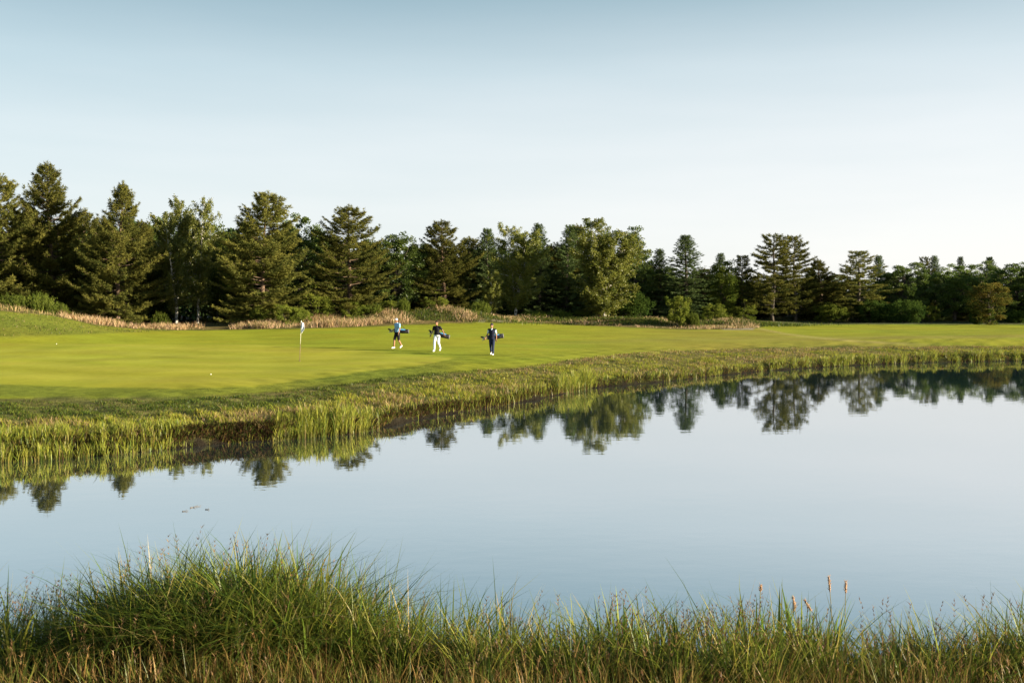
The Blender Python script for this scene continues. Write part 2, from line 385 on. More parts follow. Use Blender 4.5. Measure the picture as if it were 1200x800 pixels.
def interp(tab, v): a = np.array(tab, float); return np.interp(v, a[:, 0], a[:, 1])
# boundaries on the ground, given by the row at which they are seen
CREST = [(-700, 466), (-200, 465), (0, 465), (200, 466), (300, 461), (380, 452), (440, 445), (520, 437), (600, 432), (650, 425), (700, 418), (800, 412), (900, 407), (1000, 405), (1200, 407), (1700, 410)]
LIP = [(-700, 452), (0, 450), (100, 453), (200, 455), (300, 452), (380, 442), (440, 433), (490, 428), (527, 421), (540, 416)]
UPPER = [(-700, 357), (-200, 358), (0, 364.5), (60, 370), (110, 381), (170, 387), (240, 387), (300, 386), (400, 384), (470, 381), (560, 378), (620, 378.5), (700, 382), (800, 386), (880, 386), (900, 381), (1000, 380), (1200, 380.5), (1700, 381)]
GREENTOP = [(-700, 402), (0, 403), (150, 403), (300, 404), (400, 409), (480, 414), (527, 419)]

def paint(x, y, z, sd):
    yy = np.maximum(y, 5); px = 600 + x * F / yy; py = HZ + (CAMZ - z) * F / yy
    c = np.zeros(x.shape + (3,)); rough = np.ones(x.shape)
    def mix(col, w, r=None):
        nonlocal c, rough
        c = c * (1 - w[..., None]) + np.array(col) * w[..., None]
        if r is not None: rough = rough * (1 - w) + r * w
    c[:] = (.075, .088, .02)                                   # rough grass
    crest = interp(CREST, px); up = interp(UPPER, px); lip = interp(LIP, px); gt = interp(GREENTOP, px)
    jit = (np.sin(x * 1.7 + np.sin(y * 1.1) * 2) + np.sin(x * .63 + y * .9)) * .6
    soft = np.clip(60 / yy, .6, 2.0)
    mown = ss(crest + jit * soft - py, -1.2, 1.2) * ss(py - up + jit * .4, -.6, .6) * (sd > 1) * (y > 15)
    mix((.155, .175, .016), mown, .16)
    # a strip of semi-rough and older mowing lines on the fairway
    stripe = mown * ss(px, 560, 640) * (.5 + .5 * np.sin((y * .86 + x * .12) * 1.1)) * .28
    mix((.195, .192, .027), stripe)
    paler = mown * ss(px, 560, 900) * np.exp(-((py - interp([(500, 408), (650, 402), (760, 399), (900, 397), (1200, 394)], px)) / 2.2) ** 2)
    mix((.17, .15, .04), paler * .6)
    edge = interp([(600, 378), (885, 384), (920, 391), (960, 396), (1010, 400), (1080, 403.5), (1300, 409)], px)
    mix((.170, .156, .030), mown * ss(py - edge, -.8, .8) * ss(px, 640, 860) * .65)
    mix((.23, .205, .065), mown * np.exp(-((py - edge) / 1.1) ** 2) * ss(px, 870, 890) * (1 - ss(px, 1040, 1110)) * .8)
    green = ss(lip - py, -.8, .8) * ss(py - gt, -.5, .5) * ss(532 - px, -2, 6) * (sd > 2) * (y > 20)
    mix((.178, .188, .020), green, .05)
    mix((.210, .210, .034), green * (.5 + .5 * np.sin(y * 1.35 + .25 * x + np.sin(x * .3))) * .45)
    # left mound: longer, dull grass; sandy path at its top
    mound = ss(py - up, 0, 2) * ss(interp([(-700, 395), (0, 397), (100, 393), (200, 389), (260, 386)], px) - py, 0, 3) * ss(270 - px, 0, 60) * (y > 45)
    mix((.130, .148, .022), mound, .8)
    semi = ss(py - lip, 0, 1.5) * ss(crest - py, -1, 2) * ss(560 - px, 0, 60) * (y > 15)
    mix((.120, .145, .020), semi * .9, .6)
    dry = ss(up - py + jit * .4, 0, 1.2) * (y > 60)
    mix((.13, .105, .042), dry * ss(930 - px, 0, 70), .9)
    mix((.09, .10, .045), dry * ss(px - 860, 0, 70), .9)
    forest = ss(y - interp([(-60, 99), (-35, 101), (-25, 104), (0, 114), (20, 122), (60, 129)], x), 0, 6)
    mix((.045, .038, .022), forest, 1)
    # straw tones among the bank grass
    straw = (1 - mown) * ss(sd, .3, 2) * (1 - ss(sd, 8, 13)) * (y > 15) * (y < 90) * np.clip(.35 + jit * .4, 0, .7)
    mix((.17, .14, .055), straw)
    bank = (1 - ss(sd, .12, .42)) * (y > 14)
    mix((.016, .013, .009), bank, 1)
    near = (1 - ss(y, 12.5, 16))
    mix((.06, .055, .026), near, 1)
    sandw = ((px > 846) & (px < 884) & (py > 384.2) & (py < 386.4) & (y > 80)) | ((px > 560) & (px < 600) & (py > 374.4) & (py < 376.4) & (y > 80))
    mix((.26, .225, .17), sandw.astype(float) * .8, .3)
    # zone ids: 0 ground 1 green 2 fairway 3 bunker 4 pond bed
    zone = np.where(green > .5, 1, np.where(mown > .5, 2, 0)); zone = np.where(sandw & (px > 500), 3, zone); zone = np.where(sd < -.1, 4, zone)
    return c, rough, zone

nr, ncol = 640, 500
ys = -12 + np.exp(np.linspace(math.log(4.0), math.log(5200), nr))
tt = np.linspace(-1, 1, ncol); tt = np.sign(tt) * (np.abs(tt) * .5 + np.abs(tt) ** 3 * .75)
Y = np.repeat(ys[:, None], ncol, 1); X = (Y + 12) * tt[None]
SD = pond_sd(X, Y); Z = terrain(X, Y, SD)
CC, RR, ZZ = paint(X, Y, Z, SD)
idx = np.arange(nr * ncol).reshape(nr, ncol)
Q = np.stack([idx[:-1, :-1], idx[:-1, 1:], idx[1:, 1:], idx[1:, :-1]], -1).reshape(-1, 4)
VV = np.stack([X, Y, Z], -1).reshape(-1, 3)
dzx = np.gradient(Z, axis=1) / np.gradient(X, axis=1)
dY = np.gradient(Y, axis=0); dXr = np.gradient(X, axis=0)
dzy = np.gradient(Z, axis=0) / dY - dzx * dXr / dY
NN = np.stack([-dzx, -dzy, np.ones_like(Z)], -1).reshape(-1, 3); NN /= np.linalg.norm(NN, axis=1)[:, None]
zq = np.median(ZZ.ravel()[Q], axis=1).astype(int)
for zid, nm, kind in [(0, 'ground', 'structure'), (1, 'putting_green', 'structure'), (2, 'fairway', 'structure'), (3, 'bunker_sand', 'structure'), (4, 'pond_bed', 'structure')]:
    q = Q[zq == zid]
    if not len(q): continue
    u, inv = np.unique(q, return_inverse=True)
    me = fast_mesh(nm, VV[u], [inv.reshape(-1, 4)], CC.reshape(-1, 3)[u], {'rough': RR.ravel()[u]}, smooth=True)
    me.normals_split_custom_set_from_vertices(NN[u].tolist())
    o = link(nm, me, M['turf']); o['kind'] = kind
    o['label'] = {'ground': 'rough grassy ground round the pond and under the trees', 'putting_green': 'smooth pale putting green with the flagstick', 'fairway': 'mown yellow-green fairway between pond and trees',
                  'bunker_sand': 'sand showing below the rough bank by the fairway', 'pond_bed': 'muddy bed of the pond'}[nm]
wv = np.array([(-60, 4, 0), (110, 4, 0), (110, 72, 0), (-60, 72, 0)], float)
wo = link('water', fast_mesh('water', wv, [np.array([[0, 1, 2, 3]])]), M['water']); wo['kind'] = 'structure'; wo['label'] = 'still pond water mirroring sky and trees'

# ------------------------------------------------------------------ grass blades
def blades(P, h, w, az, lean, droop, segs, c0, c1, rng, twist=.7):
    n = len(P); t = np.linspace(0, 1, segs + 1)
    h = np.broadcast_to(h, (n,)); w = np.broadcast_to(w, (n,)); lean = np.broadcast_to(lean, (n,)); droop = np.broadcast_to(droop, (n,))
    dx, dy = np.cos(az), np.sin(az)
    hor = lean[:, None] * h[:, None] * (.35 * t + .65 * t ** 2)[None] + droop[:, None] * h[:, None] * .5 * t[None] ** 3
    ver = h[:, None] * (t[None] - droop[:, None] * .75 * t[None] ** 3)
    X = P[:, 0, None] + dx[:, None] * hor; Yv = P[:, 1, None] + dy[:, None] * hor; Zv = P[:, 2, None] + ver
    a2 = az + math.pi / 2 + rng.uniform(-twist, twist, n)
    wx, wy = np.cos(a2), np.sin(a2)
    wt = (w[:, None] * .5 * (1 - t[None] ** 2.2) * (.7 + .3 * np.minimum(1, t[None] * 4)))[:, :-1]
    Lf = np.stack([X[:, :-1] - wx[:, None] * wt, Yv[:, :-1] - wy[:, None] * wt, Zv[:, :-1]], -1)
    Rt = np.stack([X[:, :-1] + wx[:, None] * wt, Yv[:, :-1] + wy[:, None] * wt, Zv[:, :-1]], -1)
    tip = np.stack([X[:, -1], Yv[:, -1], Zv[:, -1]], -1)
    per = 2 * segs + 1
    V = np.zeros((n, per, 3)); V[:, 0:2 * segs:2] = Lf; V[:, 1:2 * segs:2] = Rt; V[:, -1] = tip
    base = (np.arange(n) * per)[:, None]
    q = [np.stack([base[:, 0] + 2 * i, base[:, 0] + 2 * i + 1, base[:, 0] + 2 * i + 3, base[:, 0] + 2 * i + 2], -1) for i in range(segs - 1)]
    Qd = np.concatenate(q) if q else np.zeros((0, 4), int)
    T = np.stack([base[:, 0] + 2 * segs - 2, base[:, 0] + 2 * segs - 1, base[:, 0] + 2 * segs], -1)
    tc = np.concatenate([np.repeat(t[:-1], 2), [1.0]])
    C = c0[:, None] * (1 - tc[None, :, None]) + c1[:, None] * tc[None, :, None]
    return V.reshape(-1, 3), Qd, T, C.reshape(-1, 3)

class Blades:
    def __init__(s): s.V = []; s.Q = []; s.T = []; s.C = []; s.n = 0
    def add(s, V, Qd, T, C):
        s.V.append(V); s.Q.append(Qd + s.n); s.T.append(T + s.n); s.C.append(C); s.n += len(V)
    def mesh(s, name): return fast_mesh(name, np.concatenate(s.V), [np.concatenate(s.Q), np.concatenate(s.T)], np.concatenate(s.C), smooth=True)
    def obj(s, name, mat, parent=None, loc=None): return link(name, s.mesh(name), mat, parent, loc)

def pal(rng, n, cols, wts, jit=.18):
    c = np.array(cols)[rng.choice(len(cols), n, p=np.array(wts) / np.sum(wts))]
    return c * rng.uniform(1 - jit, 1 + jit, (n, 1)) * rng.uniform(.93, 1.07, (n, 3))

GREEN = (.085, .125, .022); YG = (.150, .175, .024); OLIVE = (.11, .105, .030); STRAW = (.30, .225, .105); TAN = (.48, .34, .18); BROWN = (.13, .075, .033); RUST = (.20, .105, .045); DEEP = (.035, .065, .016); PINK = (.66, .46, .30)

# --- rough bank grass, between the shore and the mown crest
def bank_points(rng, n, lo, hi, pxr=(-260, 1460)):
    px = rng.uniform(*pxr, n); k = rng.uniform(0, 1, n)
    ysh = interp(shore_px, px); ycr = interp(CREST, px) + 0.0
    D0 = F * CAMZ / (ysh - HZ)
    D1 = interp([(-700, 33), (0, 33), (200, 33), (300, 34.5), (380, 37.5), (440, 41), (520, 44), (600, 46), (650, 50.5), (700, 55), (800, 60.7), (900, 65), (1050, 68), (1200, 68), (1700, 70)], px)
    kk = lo + (hi - lo) * k
    D = D0 + (D1 - D0) * kk
    return px, (px - 600) * D / F, D, kk
rng = np.random.default_rng(11)
px, x, y, kk = bank_points(rng, 150000, .03, 1.02)
sd = pond_sd(x, y); z = terrain(x, y, sd)
clump = np.sin(x * 2.3 + 1.7 * np.sin(y * 1.9)) * np.sin(y * 2.7 + 1.1 * np.sin(x * 1.3)) + .5 * np.sin(x * 6.1 + y * 4.3)
keep = (sd > .12) & (rng.uniform(size=len(x)) < np.clip(.55 + clump * .45, .08, 1)) & (kk < interp([(600, 2), (800, .96), (1200, .9)], px))
px, x, y, z, sd, kk, clump = [a[keep] for a in (px, x, y, z, sd, kk, clump)]
n = len(x)
hh = (.09 + .17 * rng.random(n) + .10 * np.clip(clump, -.5, 1)) * (1.15 - .55 * kk) * interp([(-300, .8), (300, .8), (440, .9), (700, .72), (1200, .55)], px)
dryness = np.clip(.5 + .5 * np.sin(x * .9 + np.sin(y * .7) * 2) + rng.normal(0, .3, n), 0, 1)
upper = np.clip((kk - interp([(-300, .42), (300, .42), (440, .6), (650, .9), (1400, 2)], px)) / .12 + rng.normal(0, .35, n), 0, 1) > .5
rim = (px > 560) & (kk > interp([(560, .9), (800, .72), (1400, .6)], px)) & (rng.random(n) < .55)
c = np.where((dryness > .80)[:, None], pal(rng, n, [STRAW, TAN, RUST, OLIVE], [4, 2, 1.5, 2]), pal(rng, n, [(.16, .21, .026), (.29, .30, .036), (.35, .31, .05), OLIVE, STRAW], [2.5, 5, 3, 1.2, .8]))
c = np.where(upper[:, None], pal(rng, n, [(.09, .13, .022), DEEP, YG, OLIVE], [4, 1.6, 2.5, 1]), c)
c = np.where(rim[:, None], pal(rng, n, [STRAW, RUST, TAN, OLIVE], [3, 2, 2, 2]), c)
hh = hh * np.where(upper, .75, 1)
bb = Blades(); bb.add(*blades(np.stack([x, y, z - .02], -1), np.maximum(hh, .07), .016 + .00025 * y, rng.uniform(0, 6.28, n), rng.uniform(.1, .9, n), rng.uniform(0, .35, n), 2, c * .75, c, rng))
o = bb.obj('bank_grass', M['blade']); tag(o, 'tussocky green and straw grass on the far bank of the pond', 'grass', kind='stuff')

# --- reeds in the water's edge along the far shore
rng = np.random.default_rng(12)
dens = [(-300, 1), (120, 1), (195, .85), (225, .10), (300, .06), (335, .75), (400, 1), (428, .7), (452, .14), (500, .16), (560, .24), (620, .32), (650, .5), (668, 1), (685, 1), (702, .3), (760, .3), (790, .5), (820, .9), (1300, .9), (1500, .8)]
hts = [(-300, .44), (180, .40), (222, .26), (305, .3), (345, .54), (410, .62), (440, .36), (560, .42), (650, .55), (670, .92), (685, .92), (705, .38), (800, .33), (900, .36), (1000, .44), (1200, .42)]
N0 = 40000
px = np.concatenate([rng.uniform(-260, 1460, N0), rng.uniform(-60, 215, 3500), rng.uniform(318, 432, 2600), rng.uniform(655, 695, 1500)])
cl = .5 + .5 * np.sin(px * .21 + 2 * np.sin(px * .047)) * np.sin(px * .083 + 1.0) + .22 * np.sin(px * .55 + 3 * np.sin(px * .031))
keepp = rng.random(len(px)) < interp(dens, px) * np.where(px > 700, np.clip(cl * 2.0 - .55, .02, 1), np.clip(.45 + cl * .8, 0, 1))
px = px[keepp]; n = len(px)
ysh = interp(shore_px, px); D = F * CAMZ / (ysh - HZ)
off = np.abs(rng.normal(0, 1, n)) * interp([(-300, .8), (210, .8), (330, .55), (700, .45), (1200, .8)], px)
off = np.where(rng.random(n) < .25, -off * .22, off) + .02
y = D + off; x = (px - 600) * y / F
sd = pond_sd(x, y); z = np.where(sd > .1, terrain(x, y, sd), -.05)
h = interp(hts, px) * rng.uniform(.4, 1.15, n) * np.where(sd > .1, .8, 1.0) * np.clip(.75 + .5 * cl[keepp], .6, 1.2)
c1 = pal(rng, n, [(.29, .31, .034), (.36, .36, .05), (.16, .22, .028), STRAW, DEEP], [5, 4, 3, .6, 2.2], .3); c0 = pal(rng, n, [OLIVE, BROWN, GREEN], [3, 2, 3])
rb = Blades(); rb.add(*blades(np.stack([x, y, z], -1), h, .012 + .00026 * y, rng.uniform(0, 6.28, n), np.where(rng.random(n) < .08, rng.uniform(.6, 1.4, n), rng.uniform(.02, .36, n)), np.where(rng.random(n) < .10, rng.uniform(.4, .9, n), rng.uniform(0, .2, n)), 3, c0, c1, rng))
# dead brown stems and roots hanging on the undercut bank
n = 15000; px = np.where(rng.random(15000) < .5, rng.uniform(200, 700, 15000), rng.uniform(-100, 1300, 15000)); ysh = interp(shore_px, px); D = F * CAMZ / (ysh - HZ) + rng.uniform(-.05, .5, n); x = (px - 600) * D / F
sd = pond_sd(x, D); z = terrain(x, D, sd)
c = pal(rng, n, [BROWN, (.05, .035, .02), OLIVE, GREEN], [3, 5, 2, 1.5])
rb.add(*blades(np.stack([x, D, np.maximum(z, 0) - .02], -1), rng.uniform(.08, .32, n), .03, rng.uniform(3.6, 5.8, n), rng.uniform(.2, 1.2, n), rng.uniform(.2, .9, n), 2, c, c, rng))
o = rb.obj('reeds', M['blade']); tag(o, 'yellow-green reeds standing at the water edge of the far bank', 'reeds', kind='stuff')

# --- dry pinkish tall grass in front of the trees
rng = np.random.default_rng(13)
def dryband(px0, px1, n, d0, d1, hr, cols, wts, wid=.038, patch=True):
    px = rng.uniform(px0, px1, n); D = interp(d0, px) + rng.random(n) * (interp(d1, px) - interp(d0, px)); D = D + np.maximum(0, 1.6 * np.sin(px * .09 + 2 * np.sin(px * .023)) + .9 * np.sin(px * .31) + rng.normal(0, .5, n)); x = (px - 600) * D / F
    pa = np.sin(x * .8 + np.sin(D * .5) * 2) + np.sin(x * .31 + 1) * .6
    if patch:
        k = rng.random(n) < np.clip(.42 + .5 * pa, .04, 1); px, D, x, pa = px[k], D[k], x[k], pa[k]
    n = len(px); z = terrain(x, D)
    c = pal(rng, n, cols, wts)
    h = rng.uniform(*hr, n) * np.clip(.8 + .35 * pa, .4, 1.35)
    return blades(np.stack([x, D, z - .03], -1), h, wid, rng.uniform(0, 6.28, n), rng.uniform(.05, .75, n), rng.uniform(0, .4, n), 2, c * .8, c, rng)
db = Blades()
_pxs = list(range(100, 900, 40))
D0 = [(-300, 75), (0, 74), (60, 77)] + [(q, on_ground(q, float(interp(UPPER, q)) - .6)[1]) for q in _pxs]
D1 = [(-300, 88), (0, 86), (60, 88), (100, 96)] + [(q, min(d + 9, float(interp([(100, 97), (300, 101), (560, 110), (900, 114)], q)))) for q, d in D0[3:]]
D1 = [(q, max(d, float(interp(D0, q)) + 3)) for q, d in D1]
db.add(*dryband(70, 240, 16000, D0, D1, (.25, .75), [PINK, TAN, RUST, STRAW, OLIVE], [4, 3, 2, 2, 1.5]))
db.add(*dryband(-280, 110, 9000, D0, D1, (.15, .5), [STRAW, TAN, OLIVE, GREEN], [3, 3, 2, 2]))
db.add(*dryband(268, 560, 34000, D0, D1, (.25, .85), [PINK, TAN, STRAW, OLIVE, GREEN, RUST], [4, 3, 3, 2.5, 1.5, .6]))
db.add(*dryband(540, 890, 22000, D0, D1, (.12, .45), [PINK, TAN, STRAW, OLIVE, GREEN], [4, 3, 3, 3, 2.5]))
o = db.obj('dry_grass', M['dryblade']); tag(o, 'tall dry pinkish grass in a band below the trees', 'grass', kind='stuff')
gb = Blades()
gb.add(*dryband(880, 1460, 20000, [(880, 114), (1000, 117), (1200, 118), (1460, 118)], [(880, 121), (1000, 127), (1200, 128), (1460, 128)], (.3, .85), [(.15, .15, .08), (.11, .125, .05), (.2, .18, .1), OLIVE], [3, 3, 2, 2]))
o = gb.obj('meadow_grass', M['dryblade']); tag(o, 'grey-green unmown grass below the hedge and trees on the right', 'grass', kind='stuff')
hb = Blades()
n = 17000
hid = rng.integers(0, len(HUMW), n); HW = np.array(HUMW)[hid]
x = HW[:, 0] + rng.normal(0, .75, n) * HW[:, 2]; y = HW[:, 1] - rng.uniform(.35, 1.25, n) * HW[:, 3]
kp = terrain(x, y) > 0; px_ = 600 + x * F / y
kp &= ~((px_ > 826) & (px_ < 890) & (y < 102.0)); x, y = x[kp], y[kp]; n = len(x); z = terrain(x, y)
c = pal(rng, n, [GREEN, OLIVE, DEEP, YG], [4, 2, 2, 2])
hb.add(*blades(np.stack([x, y, z - .02], -1), rng.uniform(.15, .45, n), .05, rng.uniform(0, 6.28, n), rng.uniform(.1, .7, n), rng.uniform(0, .3, n), 2, c * .8, c, rng))
# coarse grass on the mound at the left
n = 16000; px = rng.uniform(-260, 200, n); D = rng.uniform(62, 84, n); x = (px - 600) * D / F; z = terrain(x, D)
py = HZ + (CAMZ - z) * F / D
kp = (py < interp([(-700, 393), (0, 394), (100, 391), (200, 388)], px)) & (rng.random(n) < np.clip(.5 + .5 * np.sin(x * 1.1) * np.sin(D * 1.3), .1, 1)); x, D, z = x[kp], D[kp], z[kp]; n = len(x)
c = pal(rng, n, [GREEN, OLIVE, YG, STRAW], [4, 3, 2, 1])
hb.add(*blades(np.stack([x, D, z - .02], -1), rng.uniform(.06, .2, n), .045, rng.uniform(0, 6.28, n), rng.uniform(.1, .7, n), rng.uniform(0, .3, n), 2, c * .8, c, rng))
o = hb.obj('rough_grass', M['blade']); tag(o, 'coarse green grass on the mounds beside the fairway', 'grass', kind='stuff')

# ------------------------------------------------------------------ foreground grass on the near bank
rng = np.random.default_rng(21)
fb = Blades(); MOUND = (-2.75, 9.65)
def tuft(B, cx, cy, n, rad, h, cols1, cols0, wid, leanr=(.1, .75), droopr=(.0, .55), segs=5):
    a = rng.uniform(0, 6.28, n); r = rad * np.sqrt(rng.random(n)); x = cx + np.cos(a) * r; y = cy + np.sin(a) * r
    z = np.maximum(terrain(x, y), -.03)
    az = a + rng.normal(0, .9, n)
    c1 = pal(rng, n, *cols1, .25); c0 = pal(rng, n, *cols0, .25)
    B.add(*blades(np.stack([x, y, z - .02], -1), h * rng.uniform(.5, 1.1, n), wid * np.where(rng.random(n) < .2, rng.uniform(1.6, 2.6, n), rng.uniform(.7, 1.4, n)), az, rng.uniform(*leanr, n) * (.3 + r / rad), rng.uniform(*droopr, n), segs, c0, c1, rng))
GR1 = ([(.10, .165, .018), (.21, .245, .028), (.34, .31, .05), (.44, .34, .13), (.04, .075, .015)], [4, 4.5, 3, 1.2, 1.8]); GR0 = ([(.075, .08, .02), (.14, .10, .035), (.07, .11, .022)], [2, 2, 2])
DR1 = ([(.28, .17, .05), (.23, .17, .045), (.36, .23, .08), (.16, .20, .03), (.17, .085, .028), (.10, .15, .022)], [2.4, 2.6, 1.6, 3.5, 1.4, 2.5]); DR0 = ([(.09, .06, .025), (.06, .05, .02)], [1, 1])
def shore_y(x): return float(np.interp(x, near_shore[::-1, 0], near_shore[::-1, 1]))
for i in range(720):                                          # sedge tufts over the whole bank
    cx = rng.uniform(-9.5, 9.5); cy = shore_y(cx) - rng.uniform(-.25, 1.25)
    top = float(np.interp(cx, [-9, -5, -4.1, -2.8, -1.6, -.9, -.4, .2, .5, .8, 1.7, 2.9, 3.4, 4.0, 5, 9], [1.12, 1.12, 1.1, 1.22, 1.3, 1.2, 1.1, 1.03, .88, 1.04, 1.04, 1.0, .82, .88, 1.06, 1.15]))
    tuft(fb, cx, cy, int(rng.integers(26, 52)), rng.uniform(.10, .24), top * rng.uniform(.6, 1.05), GR1, GR0, .0115)
for i in range(760):                                          # brown dry grass nearer the camera
    cx = rng.uniform(-8, 8); cy = shore_y(cx) - rng.uniform(.45, 2.3)
    tuft(fb, cx, cy, int(rng.integers(25, 50)), rng.uniform(.1, .25), rng.uniform(.42, .72), DR1, DR0, .008, (.05, .5), (0, .4), 4)
# thin rush stems with brown flower heads
def stems(B, n, xr, cyr, hr, head=(.02, .05), cols=([(.16, .085, .04), (.10, .06, .035), (.24, .15, .08)], [3, 2, 2])):
    x = rng.uniform(*xr, n); y = np.array([shore_y(v) for v in x]) - rng.uniform(*cyr, n); z = np.maximum(terrain(x, y), -.02)
    h = rng.uniform(*hr, n); az = rng.uniform(0, 6.28, n); ln = rng.uniform(.02, .3, n)
    c = pal(rng, n, [(.12, .12, .03), (.16, .12, .045), (.08, .10, .025)], [2, 2, 2])
    B.add(*blades(np.stack([x, y, z], -1), h, .004, az, ln, np.zeros(n), 4, c, c, rng))
    for t0 in (.99, .95, .90, .85):                            # spikelets clustered at the tip
        m = 3; hx = np.repeat(x + np.cos(az) * ln * h * (.35 * t0 + .65 * t0 ** 2), m); hy = np.repeat(y + np.sin(az) * ln * h * (.35 * t0 + .65 * t0 ** 2), m); hz = np.repeat(z + h * t0, m)
        cc = pal(rng, n * m, *cols)
        B.add(*blades(np.stack([hx, hy, hz], -1), rng.uniform(*head, n * m), .0075, rng.uniform(0, 6.28, n * m), rng.uniform(.2, 1.2, n * m), np.zeros(n * m), 2, cc, cc, rng, 3))
stems(fb, 420, (-9, 9), (-.15, 2.0), (.45, .92))
stems(fb, 130, (-6.5, -4.2), (-.15, 1.2), (.8, 1.05), (.02, .04))
stems(fb, 110, (.9, 2.6), (-.1, 1.4), (.65, .95), (.02, .04))
stems(fb, 300, (-9, 9), (.8, 2.8), (.4, .7), (.02, .05), ([(.24, .14, .06), (.30, .19, .09), (.15, .09, .04)], [3, 2, 2]))
o = fb.obj('tall_grass', M['blade']); tag(o, 'tall green and brown grass along the near bank of the pond', 'grass', kind='stuff')

# the big sedge tussock at the left of the near bank
rng = np.random.default_rng(22)
sb = Blades()
SG1 = ([(.07, .13, .018), (.15, .205, .026), (.29, .28, .05), (.035, .065, .016), (.34, .27, .11)], [4, 4, 2, 3, .7])
for i in range(170):
    a = rng.uniform(0, 6.28); r = math.sqrt(rng.random()); cx = MOUND[0] + math.cos(a) * r * 1.42; cy = MOUND[1] + math.sin(a) * r * .75
    tuft(sb, cx, cy, int(rng.integers(40, 66)), .2, (1.27 - .30 * r ** 5) * rng.uniform(.82, 1.04), SG1, GR0, .012, (.1, .8), (.1, .75), 6)
stems(sb, 46, (-3.9, -1.6), (.1, 1.2), (.95, 1.2), (.02, .04), ([(.30, .17, .05), (.18, .10, .04)], [2, 2]))
o = sb.obj('sedge_tussock', M['blade']); tag(o, 'big dark green domed sedge tussock on the near bank, taller than the grass around', 'grass clump')
o2 = None

def plant_bl(name, x, y, n, rad, h, wid, c1, c0, label, cat, leanr=(.0, .25)):
    n = int(n * 1.7); B = Blades(); P = (x, y, max(tz(x, y), -.02))
    a = rng.uniform(0, 6.28, n); r = rad * np.sqrt(rng.random(n))
    p = np.stack([np.cos(a) * r, np.sin(a) * r, np.full(n, -.03)], -1)
    B.add(*blades(p, h * rng.uniform(.6, 1.05, n), wid * rng.uniform(.7, 1.2, n), a, rng.uniform(*leanr, n), np.full(n, .03), 5, pal(rng, n, *c0), pal(rng, n, *c1), rng))
    o = B.obj(name, M['blade'], loc=P); tag(o, label, cat, 'broad-leaved reed plants on the near bank'); return o
IR1 = ([(.12, .20, .025), (.21, .26, .035), (.06, .11, .02)], [3, 2, 2])
def nearx(px, D): return (px - 600) * D / F
for px, D, n, h, lb in [(886, 9.6, 7, 1.0, 'tallest broad-leaved reed plant, three stiff blades standing above the near grass'),
                        (912, 9.6, 9, .92, 'upright broad-leaved reed plant just right of the tallest reed blades'),
                        (938, 9.65, 12, .93, 'dense broad-leaved reed plant with a drooping brown seed head above it'),
                        (962, 9.5, 9, .86, 'slanting broad-leaved reed plant at the foot of the tall seed stalks'),
                        (735, 9.5, 10, .92, 'narrow bright reed plant standing alone near the middle of the near bank')]:
    plant_bl('reed_plant', nearx(px, D), D, n, .12, h * 1.08, .042, IR1, GR0, lb, 'reed')

seedm = plain('seed_head', (.36, .23, .14), .8, .3, 60); stemm = plain('dry_stem', (.24, .20, .08), .7, .2, 40)
def seed_stalk(px, D, py_top, headlen, bend, label):
    x = nearx(px, D); zb = max(tz(x, D), -.02); top = CAMZ - (py_top - HZ) * D / F; H = top - zb
    root = empty('seed_stalk', (x, D, zb)); tag(root, label, 'grass stalk', 'tall seed stalks on the near bank')
    t = np.linspace(0, 1, 9); P = np.stack([bend * t ** 3, 0 * t, H * (t - abs(bend) * .5 * t ** 4)], -1)
    s = MB(); s.tube(P, np.linspace(.006, .003, 9), 5); s.obj('stem', stemm, root)
    hd = MB(); d = P[-1] - P[-2]; d /= np.linalg.norm(d)
    tt_ = np.linspace(0, 1, 9); r = .007 * np.sin(np.clip(tt_ * .9 + .08, 0, 1) * math.pi) ** .7 + .001
    hd.tube(P[-1] + (tt_[:, None] - .35) * headlen * d, r, 7)
    for i in range(130):                                     # awns and spikelets give the head a loose outline
        q = P[-1] + (rng.random() - .35) * headlen * d; e = q + d * .022 + rng.normal(0, .010, 3); hd.tube([q, e], [.003, .0008], 3)
    hd.obj('seed_head', seedm, root)
    return root
seed_stalk(976, 9.6, 686, .14, -.03, 'tallest dry seed stalk with a plump brown head on the near bank')
seed_stalk(990, 9.7, 690, .11, .01, 'slender pale seed stalk just right of the tallest one')
seed_stalk(968, 9.6, 703, .12, -.16, 'bent seed stalk whose head hangs over to the left')
seed_stalk(937, 9.6, 706, .11, -.05, 'short thick brown seed head rising out of the reed blades')
seed_stalk(922, 9.6, 710, .07, .07, 'pale drooping seed stalk among the reed blades')
seed_stalk(889, 9.65, 690, .05, .02, 'thin dark seed stalk beside the tallest reed blades')

# ------------------------------------------------------------------ trees
def unit(v): return v / (np.linalg.norm(v, axis=-1, keepdims=True) + 1e-9)

